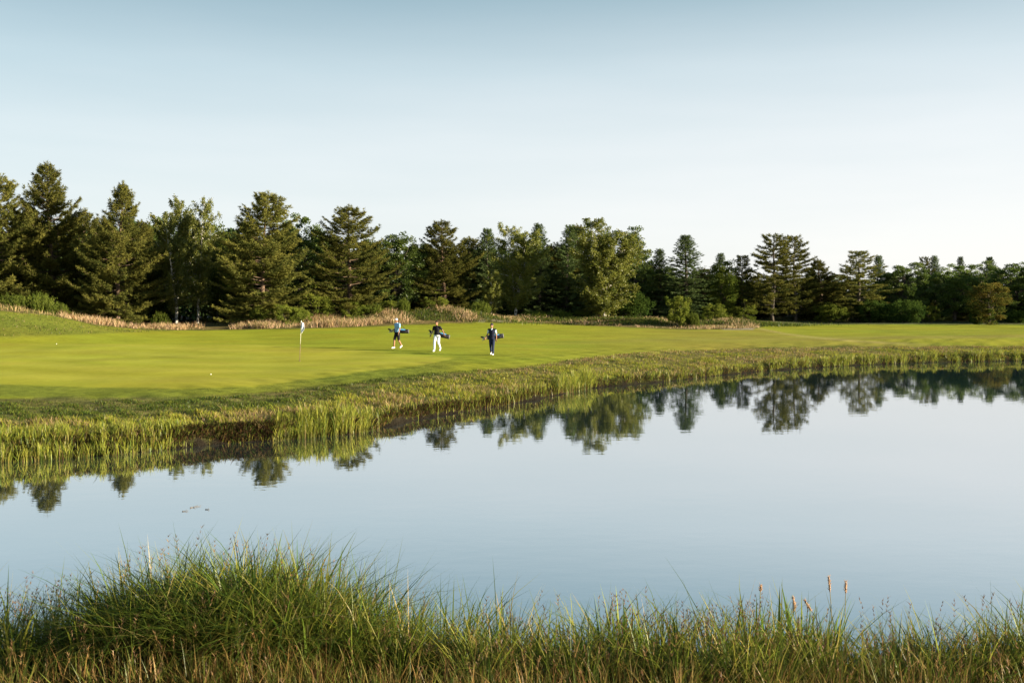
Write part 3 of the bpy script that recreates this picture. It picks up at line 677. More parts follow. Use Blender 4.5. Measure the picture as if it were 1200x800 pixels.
class Leaves:
    def __init__(s): s.P = []; s.D = []; s.L = []; s.Wd = []; s.T = []
    def add(s, P, D, L, Wd, T):
        n = len(P); s.P.append(P); s.D.append(D); s.L.append(np.broadcast_to(L, (n,))); s.Wd.append(np.broadcast_to(Wd, (n,))); s.T.append(np.broadcast_to(T, (n,)))
    def mesh(s, name, rng, quad=False):
        P = np.concatenate(s.P); D = unit(np.concatenate(s.D)); L = np.concatenate(s.L)[:, None]; Wd = np.concatenate(s.Wd)[:, None]; T = np.concatenate(s.T); n = len(P)
        S = unit(np.cross(D, rng.normal(size=(n, 3))))
        if quad:
            V = np.stack([P, P + D * L * .5 + S * Wd * .5, P + D * L, P + D * L * .5 - S * Wd * .5], 1); F = np.arange(4 * n).reshape(n, 4); k = 4
        else:
            V = np.stack([P - S * Wd * .5, P + S * Wd * .5, P + D * L], 1); F = np.arange(3 * n).reshape(n, 3); k = 3
        c = np.repeat(np.clip(T, 0, 1), k)[:, None] * np.ones(3)
        return fast_mesh(name, V.reshape(-1, 3), [F], c)

def conifer(seed, H=18.0, Rm=4.6, kind='pine'):
    rg = np.random.default_rng(seed); wood = MB(); lv = Leaves()
    lean = rg.normal(0, .012, 2)
    tz_ = np.linspace(0, 1, 14); tr = np.stack([lean[0] * H * tz_ ** 1.5 + .08 * np.sin(tz_ * 7 + seed), lean[1] * H * tz_ ** 1.5 + .08 * np.cos(tz_ * 6 + seed), H * .985 * tz_], -1); tr[0, :2] = 0
    r0 = .015 * H
    wood.tube(tr, r0 * (1 - tz_) ** .85 + .015, 9)
    pr = dict(pine=(.05, .50, 5, (0, 1), 1.0), spruce=(.05, .42, 6, (0, 1), .55), layered=(.10, .66, 5, (0, 1), .85))[kind]
    ex = [.95, .80, 1.05, .84, .72][seed % 5]; sp = pr[1] * [1, 1.15, .92, 1.05, 1.25][seed % 5] if kind == 'pine' else pr[1]
    z0 = pr[0] * H; z = z0
    gaps = [(rg.uniform(0, 6.28), rg.uniform(.15, .9), rg.uniform(.25, .5)) for _ in range(5)]
    while z < H * (.955 if kind == 'pine' else .985):
        t = (z - z0) / (H - z0); nb = pr[2] + int(rg.integers(0, 2))
        if kind == 'pine': prof = ((1 - t) ** ex + .10 * math.sin(math.pi * t)) * (.74 + .26 * min(1, t / .2)) * (1.08 + .14 * math.sin(t * 15 + seed) + .07 * math.sin(t * 31 + 2 * seed))
        elif kind == 'spruce': prof = (1 - t) ** .88 * (.8 + .2 * min(1, t / .12))
        else: prof = (1 - t) ** .5 * (.55 + .45 * min(1, t / .3)) * (1 + .16 * math.sin(t * 23 + seed))
        a0 = rg.uniform(0, 6.28)
        for b in range(nb):
            a = a0 + b * 6.283 / nb + rg.normal(0, .22)
            L = Rm * prof * rg.uniform(.5, 1.28) + (.30 if kind != 'pine' else .12 + .36 * (1 - t))
            skip = False
            for ga, gt_, gw in gaps:
                if abs((a - ga + 3.14) % 6.283 - 3.14) < gw and abs(t - gt_) < .09: skip = True
            if skip and rg.random() < .7: L *= .5
            if kind == 'pine': el = R(-7 + 46 * t + rg.normal(0, 8)); cur = .20
            elif kind == 'spruce': el = R(-14 + 55 * t ** 2.2 + rg.normal(0, 4)); cur = .10
            else: el = R(2 + 30 * t ** 2 + rg.normal(0, 5)); cur = .06
            ti = z / H; bx = np.interp(ti, tz_, tr[:, 0]); by = np.interp(ti, tz_, tr[:, 1])
            s = np.linspace(0, 1, 6); hd = np.array([math.cos(a), math.sin(a), 0]); sid = np.array([-math.sin(a), math.cos(a), 0])
            bend = rg.normal(0, .07) * L
            P = np.array([bx, by, z]) + s[:, None] * L * math.cos(el) * hd + (s ** 2)[:, None] * bend * sid
            P[:, 2] += L * math.sin(el) * s + cur * L * (s ** 2.5) - .05 * L * np.sin(s * math.pi)
            br = .011 + .009 * L
            wood.tube(P, br * (1 - .85 * s), 4, cap=False)
            # twigs
            inner = .24 + .22 * t if kind == 'pine' else (.18 if kind == 'spruce' else .38)
            nt_ = max(2, int(L / (.30 if kind != 'spruce' else .26)))
            su = np.sort(rg.uniform(inner, 1.0, nt_ * 2)) if L > .5 else rg.uniform(.3, 1, 3)
            m = len(su); side = np.where(np.arange(m) % 2, 1, -1)
            base = np.stack([np.interp(su, s, P[:, k]) for k in range(3)], -1)
            tl = (.20 + .36 * L * (1 - su) * (.8 if kind != 'spruce' else .7) + .16 * rg.random(m)) * pr[4]
            td = unit(hd * .75 + side[:, None] * sid * rg.uniform(.5, 1.1, (m, 1)) + np.array([0, 0, .28 if kind != 'spruce' else -.12]) + rg.normal(0, .16, (m, 3)))
            # the leading shoot
            base = np.concatenate([base, P[-1:]]); tl = np.concatenate([tl, [.25]]); td = np.concatenate([td, [unit(P[-1] - P[-2] + np.array([0, 0, .1 * L if kind != 'spruce' else 0]))]])
            btint = rg.uniform(-.18, .18)
            for i in range(len(base)):
                nt2 = max(1, int(round(tl[i] / .24)))
                for j in range(nt2):
                    p = base[i] + td[i] * tl[i] * (j + .4) / nt2
                    k = 9 if kind == 'pine' else (8 if kind == 'spruce' else 8)
                    ln = .34 if kind == 'pine' else (.25 if kind == 'spruce' else .36)
                    nd = td[i] * .75 + rg.normal(0, .62, (k, 3)) + np.array([0, 0, .26 if kind != 'spruce' else -.05])
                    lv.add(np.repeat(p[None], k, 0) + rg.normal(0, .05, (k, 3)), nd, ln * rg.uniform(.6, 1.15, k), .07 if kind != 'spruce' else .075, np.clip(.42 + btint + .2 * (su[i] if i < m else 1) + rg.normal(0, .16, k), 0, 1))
        z += sp * rg.uniform(.75, 1.25) * (1 - .45 * t)
    k = 60; top = np.array([tr[-1, 0], tr[-1, 1], 0])
    zz = H * (1 - .055 * rg.random(k)); lv.add(np.stack([top[0] + rg.normal(0, .05, k), top[1] + rg.normal(0, .05, k), zz], -1), rg.normal(0, .45, (k, 3)) + np.array([0, 0, 1.0]), .34, .06, .6)
    return wood.mesh('trunk'), lv.mesh('crown', rg)

def limb(wood, rg, p0, p1, r0, r1, n=6, wob=.06, k=5):
    s = np.linspace(0, 1, n); d = p1 - p0; L = np.linalg.norm(d)
    P = p0 + s[:, None] * d + (np.sin(s * math.pi)[:, None]) * rg.normal(0, wob * L, 3) + np.array([0, 0, 1.0]) * (np.sin(s * math.pi) * -.05 * L)[:, None]
    wood.tube(P, r0 + (r1 - r0) * s, k, cap=False); return P

def birch(seed, H=15.0, Rm=3.6, stems_=2, low=.15, dens=1.0):
    rg = np.random.default_rng(seed); wood = MB(); lv = Leaves()
    for st in range(stems_):
        a = rg.uniform(0, 6.28); hh_ = H * (1 if st == 0 else rg.uniform(.82, .95)); sp = (.05 if stems_ == 1 else .17) * H * (1 if st else -.6)
        ax = np.array([math.cos(a) * sp * .6 + sp * .6 * (1 if st else 1), math.sin(a) * sp * .5, 0])
        s = np.linspace(0, 1, 12); P = np.stack([ax[0] * s ** 1.3, ax[1] * s ** 1.3, hh_ * s], -1) + np.stack([.12 * np.sin(s * 6 + seed + st), .12 * np.cos(s * 5 + seed), 0 * s], -1) * s[:, None]
        P[0, :2] += (0, 0) if st == 0 else (.15, .05)
        wood.tube(P, (.0095 if stems_ < 3 else .007) * H * (1 - s) ** .8 + .012, 8)
        nb = int(54 * dens)
        for b in range(nb):
            t = low + (.98 - low) * (b + rg.random()) / nb; p0 = np.array([np.interp(t, s, P[:, k]) for k in range(3)])
            a = rg.uniform(0, 6.28); prof = math.sin(min(1, (t - low + .05) / (1.05 - low)) ** .85 * math.pi * .93) ** .6 + .12
            L = Rm * prof * rg.uniform(.6, 1.1); el = R(rg.uniform(18, 55))
            p1 = p0 + L * np.array([math.cos(a) * math.cos(el), math.sin(a) * math.cos(el), math.sin(el) * .8])
            B = limb(wood, rg, p0, p1, .012 + .008 * L, .006)
            nh = int(4 + L * 5); tint = rg.uniform(-.2, .2)
            for h_ in range(nh):                                 # weeping twigs with small leaves
                u = rg.uniform(.25, 1.02); q = np.array([np.interp(u, np.linspace(0, 1, 6), B[:, k]) for k in range(3)])
                tl = rg.uniform(.4, 1.25); k = int(tl * 17) + 5; f = rg.random(k)
                dr = rg.normal(0, .35, 3); dr[2] = -.2 + rg.normal(0, .25)
                pts = q + f[:, None] * tl * dr + np.stack([0 * f, 0 * f, -.55 * tl * f ** 2], -1) + rg.normal(0, .10, (k, 3))
                lv.add(pts, rg.normal(0, 1, (k, 3)) + np.array([0, 0, -.4]), rg.uniform(.14, .24, k), .13, np.clip(.45 + tint + rg.normal(0, .2, k), 0, 1))
    return wood.mesh('trunk'), lv.mesh('crown', rg, True)

def broad(seed, H=13.0, Rm=4.2, low=.1, nclump=130, leaf=.22, per=130, trunk=True, flat=1.0):
    rg = np.random.default_rng(seed); wood = MB(); lv = Leaves()
    lob = [(unit(rg.normal(size=3)), rg.uniform(.6, 1.3), rg.uniform(-.2, .28)) for _ in range(12)]
    c0 = np.array([0, 0, H * (low + (1 - low) * .52)]); rz = H * (1 - low) * .52
    s = np.linspace(0, 1, 9); P = np.stack([.1 * np.sin(s * 4 + seed), .1 * np.cos(s * 5 + seed) - .1, H * .78 * s], -1); P[0, :2] = 0
    if trunk: wood.tube(P, .02 * H * (1 - s) ** .7 + .02, 8)
    cl = []
    for i in range(nclump):
        d = unit(rg.normal(size=3)); rad = 1.0
        for ld, sh, am in lob: rad += am * max(0, float(d @ ld)) ** 4 * sh
        rr = rad * (rg.uniform(.35, 1) ** .45)
        wid = 1.0 if d[2] > 0 else 1.0 - .15 * abs(d[2])
        if not trunk and i % 3 == 0: rr *= rg.uniform(1.0, 1.4)
        p = c0 + d * rr * np.array([Rm * wid, Rm * wid, rz]) * .88
        if p[2] < .25: p[2] = .25 + .3 * rg.random()
        cl.append((p, d, rr))
    for i, (p, d, rr) in enumerate(cl):
        if i % (2 if trunk else 3) == 0:
            zz = min(max(p[2] * .62, .02 * H), H * .72) * (1 if trunk else .15)
            p0 = np.array([np.interp(zz, P[:, 2], P[:, k]) for k in range(3)]) if trunk else np.array([rg.normal(0, .15 * Rm), rg.normal(0, .15 * Rm), -.05])
            limb(wood, rg, p0, p, .004 * H + .012, .006, wob=.08)
        cr = rg.uniform(.32, .62) * (.75 if not trunk and i % 3 == 0 else 1) * min(1.0, Rm / 3.2) * 1.15; k = int(per * rg.uniform(.6, 1.2)); tint = rg.normal(0, .17)
        o = rg.normal(0, 1, (k, 3)); o = unit(o) * (rg.random((k, 1)) ** .5) * cr * np.array([1.25, 1.25, .8 * flat])
        pts = p + o; pts[:, 2] = np.maximum(pts[:, 2], .04)
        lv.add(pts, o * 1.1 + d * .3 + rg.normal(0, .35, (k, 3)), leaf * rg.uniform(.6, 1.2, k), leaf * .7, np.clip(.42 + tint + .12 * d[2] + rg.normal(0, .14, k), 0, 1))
    return wood.mesh('trunk'), lv.mesh('crown', rg, True)

def broom(seed, H=2.0, Rm=2.0, n=170):
    rg = np.random.default_rng(seed); wood = MB(); lv = Leaves()
    for i in range(n):
        a = rg.uniform(0, 6.28); r = Rm * math.sqrt(rg.random()); x, y = math.cos(a) * r, math.sin(a) * r
        h = H * (1 - .55 * (r / Rm) ** 2) * rg.uniform(.65, 1.1); ln = rg.normal(0, .14, 2) + np.array([x, y]) / Rm * .2
        s = np.linspace(0, 1, 5); P = np.stack([x * .7 + ln[0] * h * s + x * .3 * s, y * .7 + ln[1] * h * s + y * .3 * s, h * s - .04], -1)
        wood.tube(P, .012 * (1 - s) + .004, 3, cap=False)
        k = 60; f = rg.uniform(.15, 1, k) ** .8; q = np.stack([np.interp(f, s, P[:, j]) for j in range(3)], -1) + rg.normal(0, .07, (k, 3))
        q[:, 2] = np.maximum(q[:, 2], .03); tint = rg.normal(0, .18)
        lv.add(q, rg.normal(0, .5, (k, 3)) + np.array([0, 0, .9]), rg.uniform(.12, .26, k), .07, np.clip(.5 + tint + rg.normal(0, .15, k), 0, 1))
    return wood.mesh('stems'), lv.mesh('foliage', rg)

PROTO = {}
def proto(key, fn, hgt, rad, leafm, barkm):
    t, c = fn; t.materials.append(M[barkm]); c.materials.append(M[leafm]); PROTO[key] = (t, c, hgt, rad)
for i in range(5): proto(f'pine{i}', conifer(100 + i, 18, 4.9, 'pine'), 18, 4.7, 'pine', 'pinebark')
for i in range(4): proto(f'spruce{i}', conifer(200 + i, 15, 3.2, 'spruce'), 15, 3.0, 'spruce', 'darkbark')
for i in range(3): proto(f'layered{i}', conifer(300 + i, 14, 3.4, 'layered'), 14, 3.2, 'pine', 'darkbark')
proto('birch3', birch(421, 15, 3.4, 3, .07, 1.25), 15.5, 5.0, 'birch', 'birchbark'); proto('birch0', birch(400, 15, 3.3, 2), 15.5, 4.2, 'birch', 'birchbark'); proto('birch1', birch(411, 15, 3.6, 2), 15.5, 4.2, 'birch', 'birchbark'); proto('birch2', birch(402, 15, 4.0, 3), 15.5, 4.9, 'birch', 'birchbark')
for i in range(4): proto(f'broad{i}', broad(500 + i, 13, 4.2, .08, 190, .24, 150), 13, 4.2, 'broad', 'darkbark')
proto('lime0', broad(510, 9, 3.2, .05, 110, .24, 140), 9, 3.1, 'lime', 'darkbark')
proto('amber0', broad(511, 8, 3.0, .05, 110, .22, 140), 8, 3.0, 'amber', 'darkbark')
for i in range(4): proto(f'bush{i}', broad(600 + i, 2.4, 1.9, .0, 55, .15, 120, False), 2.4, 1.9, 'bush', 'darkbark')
for i in range(2): proto(f'hedge{i}', broad(610 + i, 2.6, 3.0, .0, 110, .17, 130, False), 2.6, 3.0, 'hedge', 'darkbark')
for i in range(2): proto(f'broom{i}', broom(620 + i), 2.0, 2.0, 'lime', 'darkbark')

rngT = random.Random(5)
def plant(key, name, px, D, py_top, width_px, label, cat='tree', group=None, sink=.05, rz=None, parts=('trunk', 'crown')):
    t, c, ph, pr = PROTO[key]
    x, y, zg = at_depth(px, D); zg -= sink
    H = CAMZ - (py_top - HZ) * D / F - zg; wr = width_px * D / F / 2 * (1.14 if cat == 'tree' else 1.05)
    root = empty(name, (x, y, zg), rngT.uniform(0, 6.28) if rz is None else rz)
    if cat == 'tree': root.rotation_euler = (rngT.gauss(0, .022), rngT.gauss(0, .022), root.rotation_euler[2])
    s = wr / pr; root.scale = (s, s, H / ph)
    tag(root, label, cat, group)
    link(parts[0], t, None, root); link(parts[1], c, None, root)
    return root

# front rows, left to right: (prototype, name, px, depth, top row, width px, label)
TREES = [
 ('pine1', 'pine_tree', -8, 97, 203, 92, 'dense pine cut by the left edge of the view'),
 ('pine0', 'pine_tree', 63, 100, 188, 100, 'tallest dark pine, pointed top, second tree from the left edge'),
 ('pine2', 'pine_tree', 137, 96, 210, 88, 'golden-lit pine with pale bare lower trunk, in front of the left wood'),
 ('birch0', 'birch_tree', 207, 100, 229, 62, 'green birch with two thin white trunks showing at its foot'),
 ('birch1', 'birch_tree', 232, 103, 231, 50, 'birch right behind the white-trunked one, top touching it'),
 ('lime0', 'broadleaf_tree', 256, 107, 268, 40, 'small yellowish tree glowing in the gap left of the big bushy pine'),
 ('pine3', 'pine_tree', 305, 97, 223, 104, 'big bushy pine with brown-gold sunlit boughs reaching to the ground'),
 ('broad0', 'broadleaf_tree', 350, 104, 250, 60, 'green broadleaf tree behind the right shoulder of the big bushy pine'),
 ('pine4', 'pine_tree', 409, 101, 240, 90, 'broad pine behind the light green bushes, left of the walkers'),
 ('broad1', 'broadleaf_tree', 463, 106, 271, 66, 'round dark green broadleaf with yellow patches, above the left walker'),
 ('pine1', 'pine_tree', 521, 108, 258, 82, 'dark pine with twin tips above the middle walker'),
 ('spruce0', 'spruce_tree', 571, 117, 269, 52, 'dark narrow spruce between the twin-tipped pine and the forked birch'),
 ('birch1', 'birch_tree', 575, 108, 316, 34, 'small pale birch sapling in front of the dark narrow spruce'),
 ('birch2', 'birch_tree', 604, 110, 263, 68, 'birch with forked white trunks, mid-height, left of the largest birch'),
 ('spruce1', 'spruce_tree', 633, 117, 262, 52, 'pointed spruce right behind the forked birch'),
 ('spruce2', 'spruce_tree', 662, 118, 264, 54, 'dark spruce filling the gap left of the largest birch'),
 ('birch3', 'birch_tree', 708, 107, 253, 98, 'largest birch, wide sunlit olive crown right of the middle'),
 ('broad2', 'broadleaf_tree', 742, 118, 300, 50, 'low dark broadleaf under the right side of the largest birch'),
 ('spruce3', 'spruce_tree', 775, 118, 292, 44, 'short dark spruce left of the tall blue-green one'),
 ('spruce0', 'spruce_tree', 803, 113, 277, 66, 'tall blue-green spruce with a thin spire, above the round bush'),
 ('lime0', 'broadleaf_tree', 846, 114, 309, 36, 'bright yellow-green round tree beside the tall blue-green spruce'),
 ('spruce1', 'spruce_tree', 842, 122, 297, 36, 'small dark conifer peeping over the bright round tree'),
 ('layered1', 'pine_tree', 869, 118, 301, 40, 'thin airy conifer left of the pair of layered pines'),
 ('layered0', 'pine_tree', 905, 114, 276, 62, 'left one of the pair of tall layered pines, bare dark trunk'),
 ('layered2', 'pine_tree', 932, 116, 278, 56, 'right one of the pair of tall layered pines, lower boughs sunlit'),
 ('pine2', 'pine_tree', 963, 119, 303, 62, 'bushy dark pine right of the layered pair'),
 ('layered1', 'pine_tree', 1006, 116, 296, 62, 'open flat-topped pine with bare gaps between its boughs'),
 ('spruce2', 'spruce_tree', 1029, 122, 300, 34, 'narrow conifer touching the right side of the flat-topped pine'),
 ('broad3', 'broadleaf_tree', 1060, 119, 307, 52, 'broadleaf with yellowish top behind the clipped dark hedge'),
 ('layered0', 'pine_tree', 1081, 124, 302, 26, 'slim sparse conifer, left of two close together'),
 ('spruce3', 'spruce_tree', 1096, 124, 300, 30, 'slim pointed conifer, right of two close together'),
 ('broad0', 'broadleaf_tree', 1118, 119, 309, 56, 'dark round broadleaf between the slim conifers and the amber tree'),
 ('spruce1', 'spruce_tree', 1127, 126, 301, 26, 'pointed conifer tip poking over the dark round broadleaf'),
 ('amber0', 'broadleaf_tree', 1158, 108, 328, 46, 'small amber-tinted round tree standing in front of the right wood'),
 ('spruce0', 'spruce_tree', 1162, 124, 302, 34, 'conifer spire rising behind the small amber tree'),
 ('broad1', 'broadleaf_tree', 1192, 116, 306, 58, 'large dark broadleaf at the right edge of the view'),
 ('broad2', 'broadleaf_tree', 1146, 121, 313, 44, 'dark broadleaf just left of and behind the amber tree'),
]
for k, nm, px, D, top, wd, lb in TREES: plant(k, nm, px, D, top, wd, lb, 'tree', 'trees along the edge of the wood')

# second row: trees seen in the gaps and behind the front row
BACK = [
 (-50, 106, 240, 'pine0', 'left of the pine cut by the left edge'), (30, 108, 246, 'pine3', 'between the edge-cut pine and the tallest pine'), (100, 108, 246, 'pine4', 'between the tallest pine and the golden-lit pine'),
 (166, 108, 258, 'pine1', 'between the golden-lit pine and the white-trunked birch'), (190, 112, 262, 'broad2', 'behind the white-trunked birch'), (262, 112, 282, 'broad3', 'behind the small yellowish tree'),
 (282, 110, 258, 'pine2', 'behind the left side of the big bushy pine'), (338, 111, 262, 'pine0', 'behind the right side of the big bushy pine'), (374, 110, 280, 'broad1', 'left of the broad pine by the bushes'),
 (440, 113, 284, 'pine3', 'between the broad pine and the round dark broadleaf'), (486, 116, 292, 'broad0', 'right of the round dark broadleaf'), (496, 120, 286, 'spruce2', 'left of the twin-tipped pine'),
 (547, 120, 277, 'pine4', 'right of the twin-tipped pine'), (590, 122, 290, 'broad3', 'behind the pale birch sapling'), (618, 124, 282, 'spruce3', 'between the forked birch and its pointed spruce'),
 (648, 122, 286, 'pine2', 'between the pointed spruce and the dark spruce'), (676, 122, 262, 'pine0', 'behind the left side of the largest birch'), (726, 123, 276, 'broad2', 'behind the right side of the largest birch'),
 (757, 124, 308, 'pine1', 'between the low dark broadleaf and the short dark spruce'), (786, 124, 312, 'broad0', 'behind the short dark spruce'), (824, 124, 314, 'pine3', 'behind the right side of the blue-green spruce'),
 (858, 126, 322, 'broad1', 'between the bright round tree and the thin airy conifer'), (888, 125, 322, 'pine4', 'left of the layered pair'), (918, 125, 330, 'broad2', 'behind the foot of the layered pair'),
 (948, 126, 318, 'spruce0', 'between the layered pair and the bushy dark pine'), (984, 126, 322, 'broad3', 'between the bushy dark pine and the flat-topped pine'), (1018, 128, 326, 'broad0', 'behind the flat-topped pine'),
 (1044, 127, 322, 'pine2', 'between the flat-topped pine and the yellowish broadleaf'), (1076, 129, 324, 'broad1', 'behind the yellowish broadleaf'), (1104, 129, 322, 'pine0', 'behind the two slim conifers'),
 (1138, 130, 320, 'broad3', 'behind the dark broadleaf near the amber tree'), (1174, 129, 318, 'pine4', 'right of the conifer spire'), (1212, 128, 316, 'broad0', 'behind the large broadleaf at the right edge'),
]
for px, D, top, k, wh in BACK:
    kind = 'pine' if k.startswith('pine') else ('spruce' if k.startswith('spruce') else 'broadleaf')
    plant(k, kind + '_tree', px, D, top, (70 if k[0] == 'p' else 46 if k[0] == 's' else 60), f'shaded {kind} in the second row, {wh}', 'tree', 'trees of the second row')
# trees just past both sides of the view, whose shade falls into it
for k, px, D, top, wd, lb in [('pine2', -110, 98, 215, 95, 'pine two places left of the edge-cut pine'), ('pine3', -190, 102, 225, 95, 'pine at the far left end of the wood'), ('broad3', 1238, 114, 318, 62, 'broadleaf past the right end of the hedge'),
                              ('pine4', 1290, 116, 305, 70, 'pine right of the broadleaf past the hedge'), ('broad1', 1340, 114, 315, 66, 'second broadleaf right of the hedge end'), ('pine1', 1400, 116, 305, 70, 'pine at the far right end of the wood')]:
    plant(k, ('pine' if k[0] == 'p' else 'broadleaf') + '_tree', px, D, top, wd, lb, 'tree', 'trees at both ends of the wood')

# the depth of the wood: one far mass
def woodland():
    rg = np.random.default_rng(77); V = []; Fq = []; Ft = []; C = []; n0 = 0
    wood = MB(); lv = Leaves()
    for i in range(150):
        px = -340 + 1840 * (i + rg.random()) / 150; D = interp([(-340, 116), (300, 122), (600, 132), (1500, 138)], px) + rg.uniform(0, 16); x = (px - 600) * D / F; zg = tz(x, D)
        top = interp([(-340, 258), (100, 262), (300, 274), (500, 296), (700, 296), (800, 326), (900, 334), (1200, 326), (1500, 322)], px) + rg.uniform(-4, 10)
        H = CAMZ - (top - HZ) * D / F - zg; r = H * .24
        wood.tube([(x, D, zg - .1), (x + .1, D, zg + H * .5), (x, D, zg + H * .9)], [.2, .13, .03], 6)
        k = 1500; f = rg.random(k) ** .8; a = rg.uniform(0, 6.28, k); rr = r * (1 - f) ** .55 * np.sqrt(rg.random(k)) * (1 + .2 * np.sin(a * 3 + i))
        P = np.stack([x + np.cos(a) * rr, D + np.sin(a) * rr, zg + .3 + (H - .3) * f], -1)
        lv.add(P, rg.normal(0, 1, (k, 3)) + np.array([0, 0, .2]), rg.uniform(.5, .9, k), .4, np.clip(.3 + rg.normal(0, .2, k), 0, 1))
    me = lv.mesh('woodland', rg, True); tr = wood.mesh('trunks')
    o = link('woodland', me, M['spruce']); tag(o, 'dark depth of the wood behind the rows of trees', 'woodland', kind='stuff')
    t = link('woodland_trunks', tr, M['darkbark'], o); t['kind'] = 'stuff'
woodland()

# bushes and hedges: (prototype, name, px, D, top row, width, label)
BUSH = [
 ('broom0', 'broom_bush', 14, 84, 346, 34, 'spiky light green bush at the left edge on top of the mound'), ('broom1', 'broom_bush', 42, 85, 345, 40, 'spiky light green bush on the mound, second from the left edge'), ('broom0', 'broom_bush', 69, 87, 356, 20, 'small spiky bush at the right end of the mound-top row'),
 ('broom1', 'broom_bush', 188, 98, 368, 22, 'tiny low bush under the white-trunked birch'),
 ('bush0', 'bush', 312, 97.5, 361, 36, 'green bush under the big bushy pine'), ('bush1', 'bush', 338, 97, 361, 34, 'green bush just right of the one under the bushy pine'), ('bush2', 'bush', 374, 101, 348, 38, 'tall light green bush left of the broad pine'),
 ('bush3', 'bush', 354, 98, 363, 24, 'small round bush below the tall light green one'), ('bush1', 'bush', 412, 102, 354, 30, 'light bush at the foot of the broad pine'), ('broom0', 'bush', 436, 103, 358, 26, 'olive spiky bush right of the broad pine foot'),
 ('bush0', 'bush', 458, 104, 355, 28, 'bush behind the left walker, half in shade'), ('broom1', 'bush', 473, 104, 352, 14, 'slim upright shrub behind the left walker'), ('bush2', 'bush', 513, 106, 351, 28, 'bright bush behind the middle walker'),
 ('broom0', 'bush', 563, 107, 355, 24, 'yellow-green shrub between the middle and right walkers'), ('broom1', 'bush', 626, 111, 366, 30, 'low shrub under the forked birch'), ('broom0', 'bush', 655, 112, 365, 28, 'low shrub under the dark spruce'), ('bush3', 'bush', 680, 113, 366, 24, 'low shrub under the left side of the largest birch'),
 ('hedge0', 'bush', 738, 113, 346, 56, 'wide dark bush under the right side of the largest birch'), ('bush0', 'bush', 795, 104, 351, 30, 'round olive bush standing alone on the mound by the fairway'), ('broom0', 'bush', 812, 104, 367, 14, 'tiny bright shrub at the foot of the round olive bush'),
 ('bush1', 'bush', 838, 112, 360, 34, 'low green bush under the bright round tree'), ('bush2', 'bush', 870, 114, 361, 36, 'low sunlit bush left of the layered pair'), ('bush3', 'bush', 975, 118, 357, 40, 'light green bush left of the clipped dark hedge'),
 ('hedge1', 'hedge', 1020, 118, 355, 34, 'clipped dark hedge section with lighter top, left of the long one'), ('hedge0', 'hedge', 1057, 117, 355, 50, 'long clipped dark hedge section in front of the yellowish broadleaf'), ('bush0', 'bush', 1090, 118, 362, 18, 'small dark bush at the right end of the hedge'),
 ('hedge1', 'bush', 1146, 113, 358, 18, 'small round dark bush in front of the amber tree'), ('hedge0', 'bush', 1190, 117, 366, 30, 'low dark bush at the right edge of the view'),
]
for k, nm, px, D, top, wd, lb in BUSH: plant(k, nm, px, D - 3.2, top - 2, wd, lb, 'hedge' if nm == 'hedge' else 'bush', 'bushes below the trees', parts=('stems', 'foliage'))

# ------------------------------------------------------------------ people
def remesh(mb, name, vox, smooth=2):
    me = mb.mesh(name + '_raw'); o = bpy.data.objects.new(name, me); COL.objects.link(o)
    m = o.modifiers.new('r', 'REMESH'); m.mode = 'VOXEL'; m.voxel_size = vox; m.use_smooth_shade = True
    if smooth: s = o.modifiers.new('s', 'SMOOTH'); s.factor = .5; s.iterations = smooth
    dg = bpy.context.evaluated_depsgraph_get(); ev = o.evaluated_get(dg)
    out = bpy.data.meshes.new_from_object(ev); out.name = name
    bpy.data.objects.remove(o); bpy.data.meshes.remove(me)
    return out

skin = plain('skin', (.42, .24, .16), .55, .08, 12); skin_tan = plain('tanned_skin', (.30, .155, .095), .55, .08, 12)
eyem = plain('eye', (.02, .015, .012), .3, .05); lipm = plain('lip', (.32, .12, .10), .5, .05)
def cloth(name, rgb): return plain(name, rgb, .85, .15, 18)
shoe_m = plain('white_shoe', (.78, .78, .80), .5, .06)

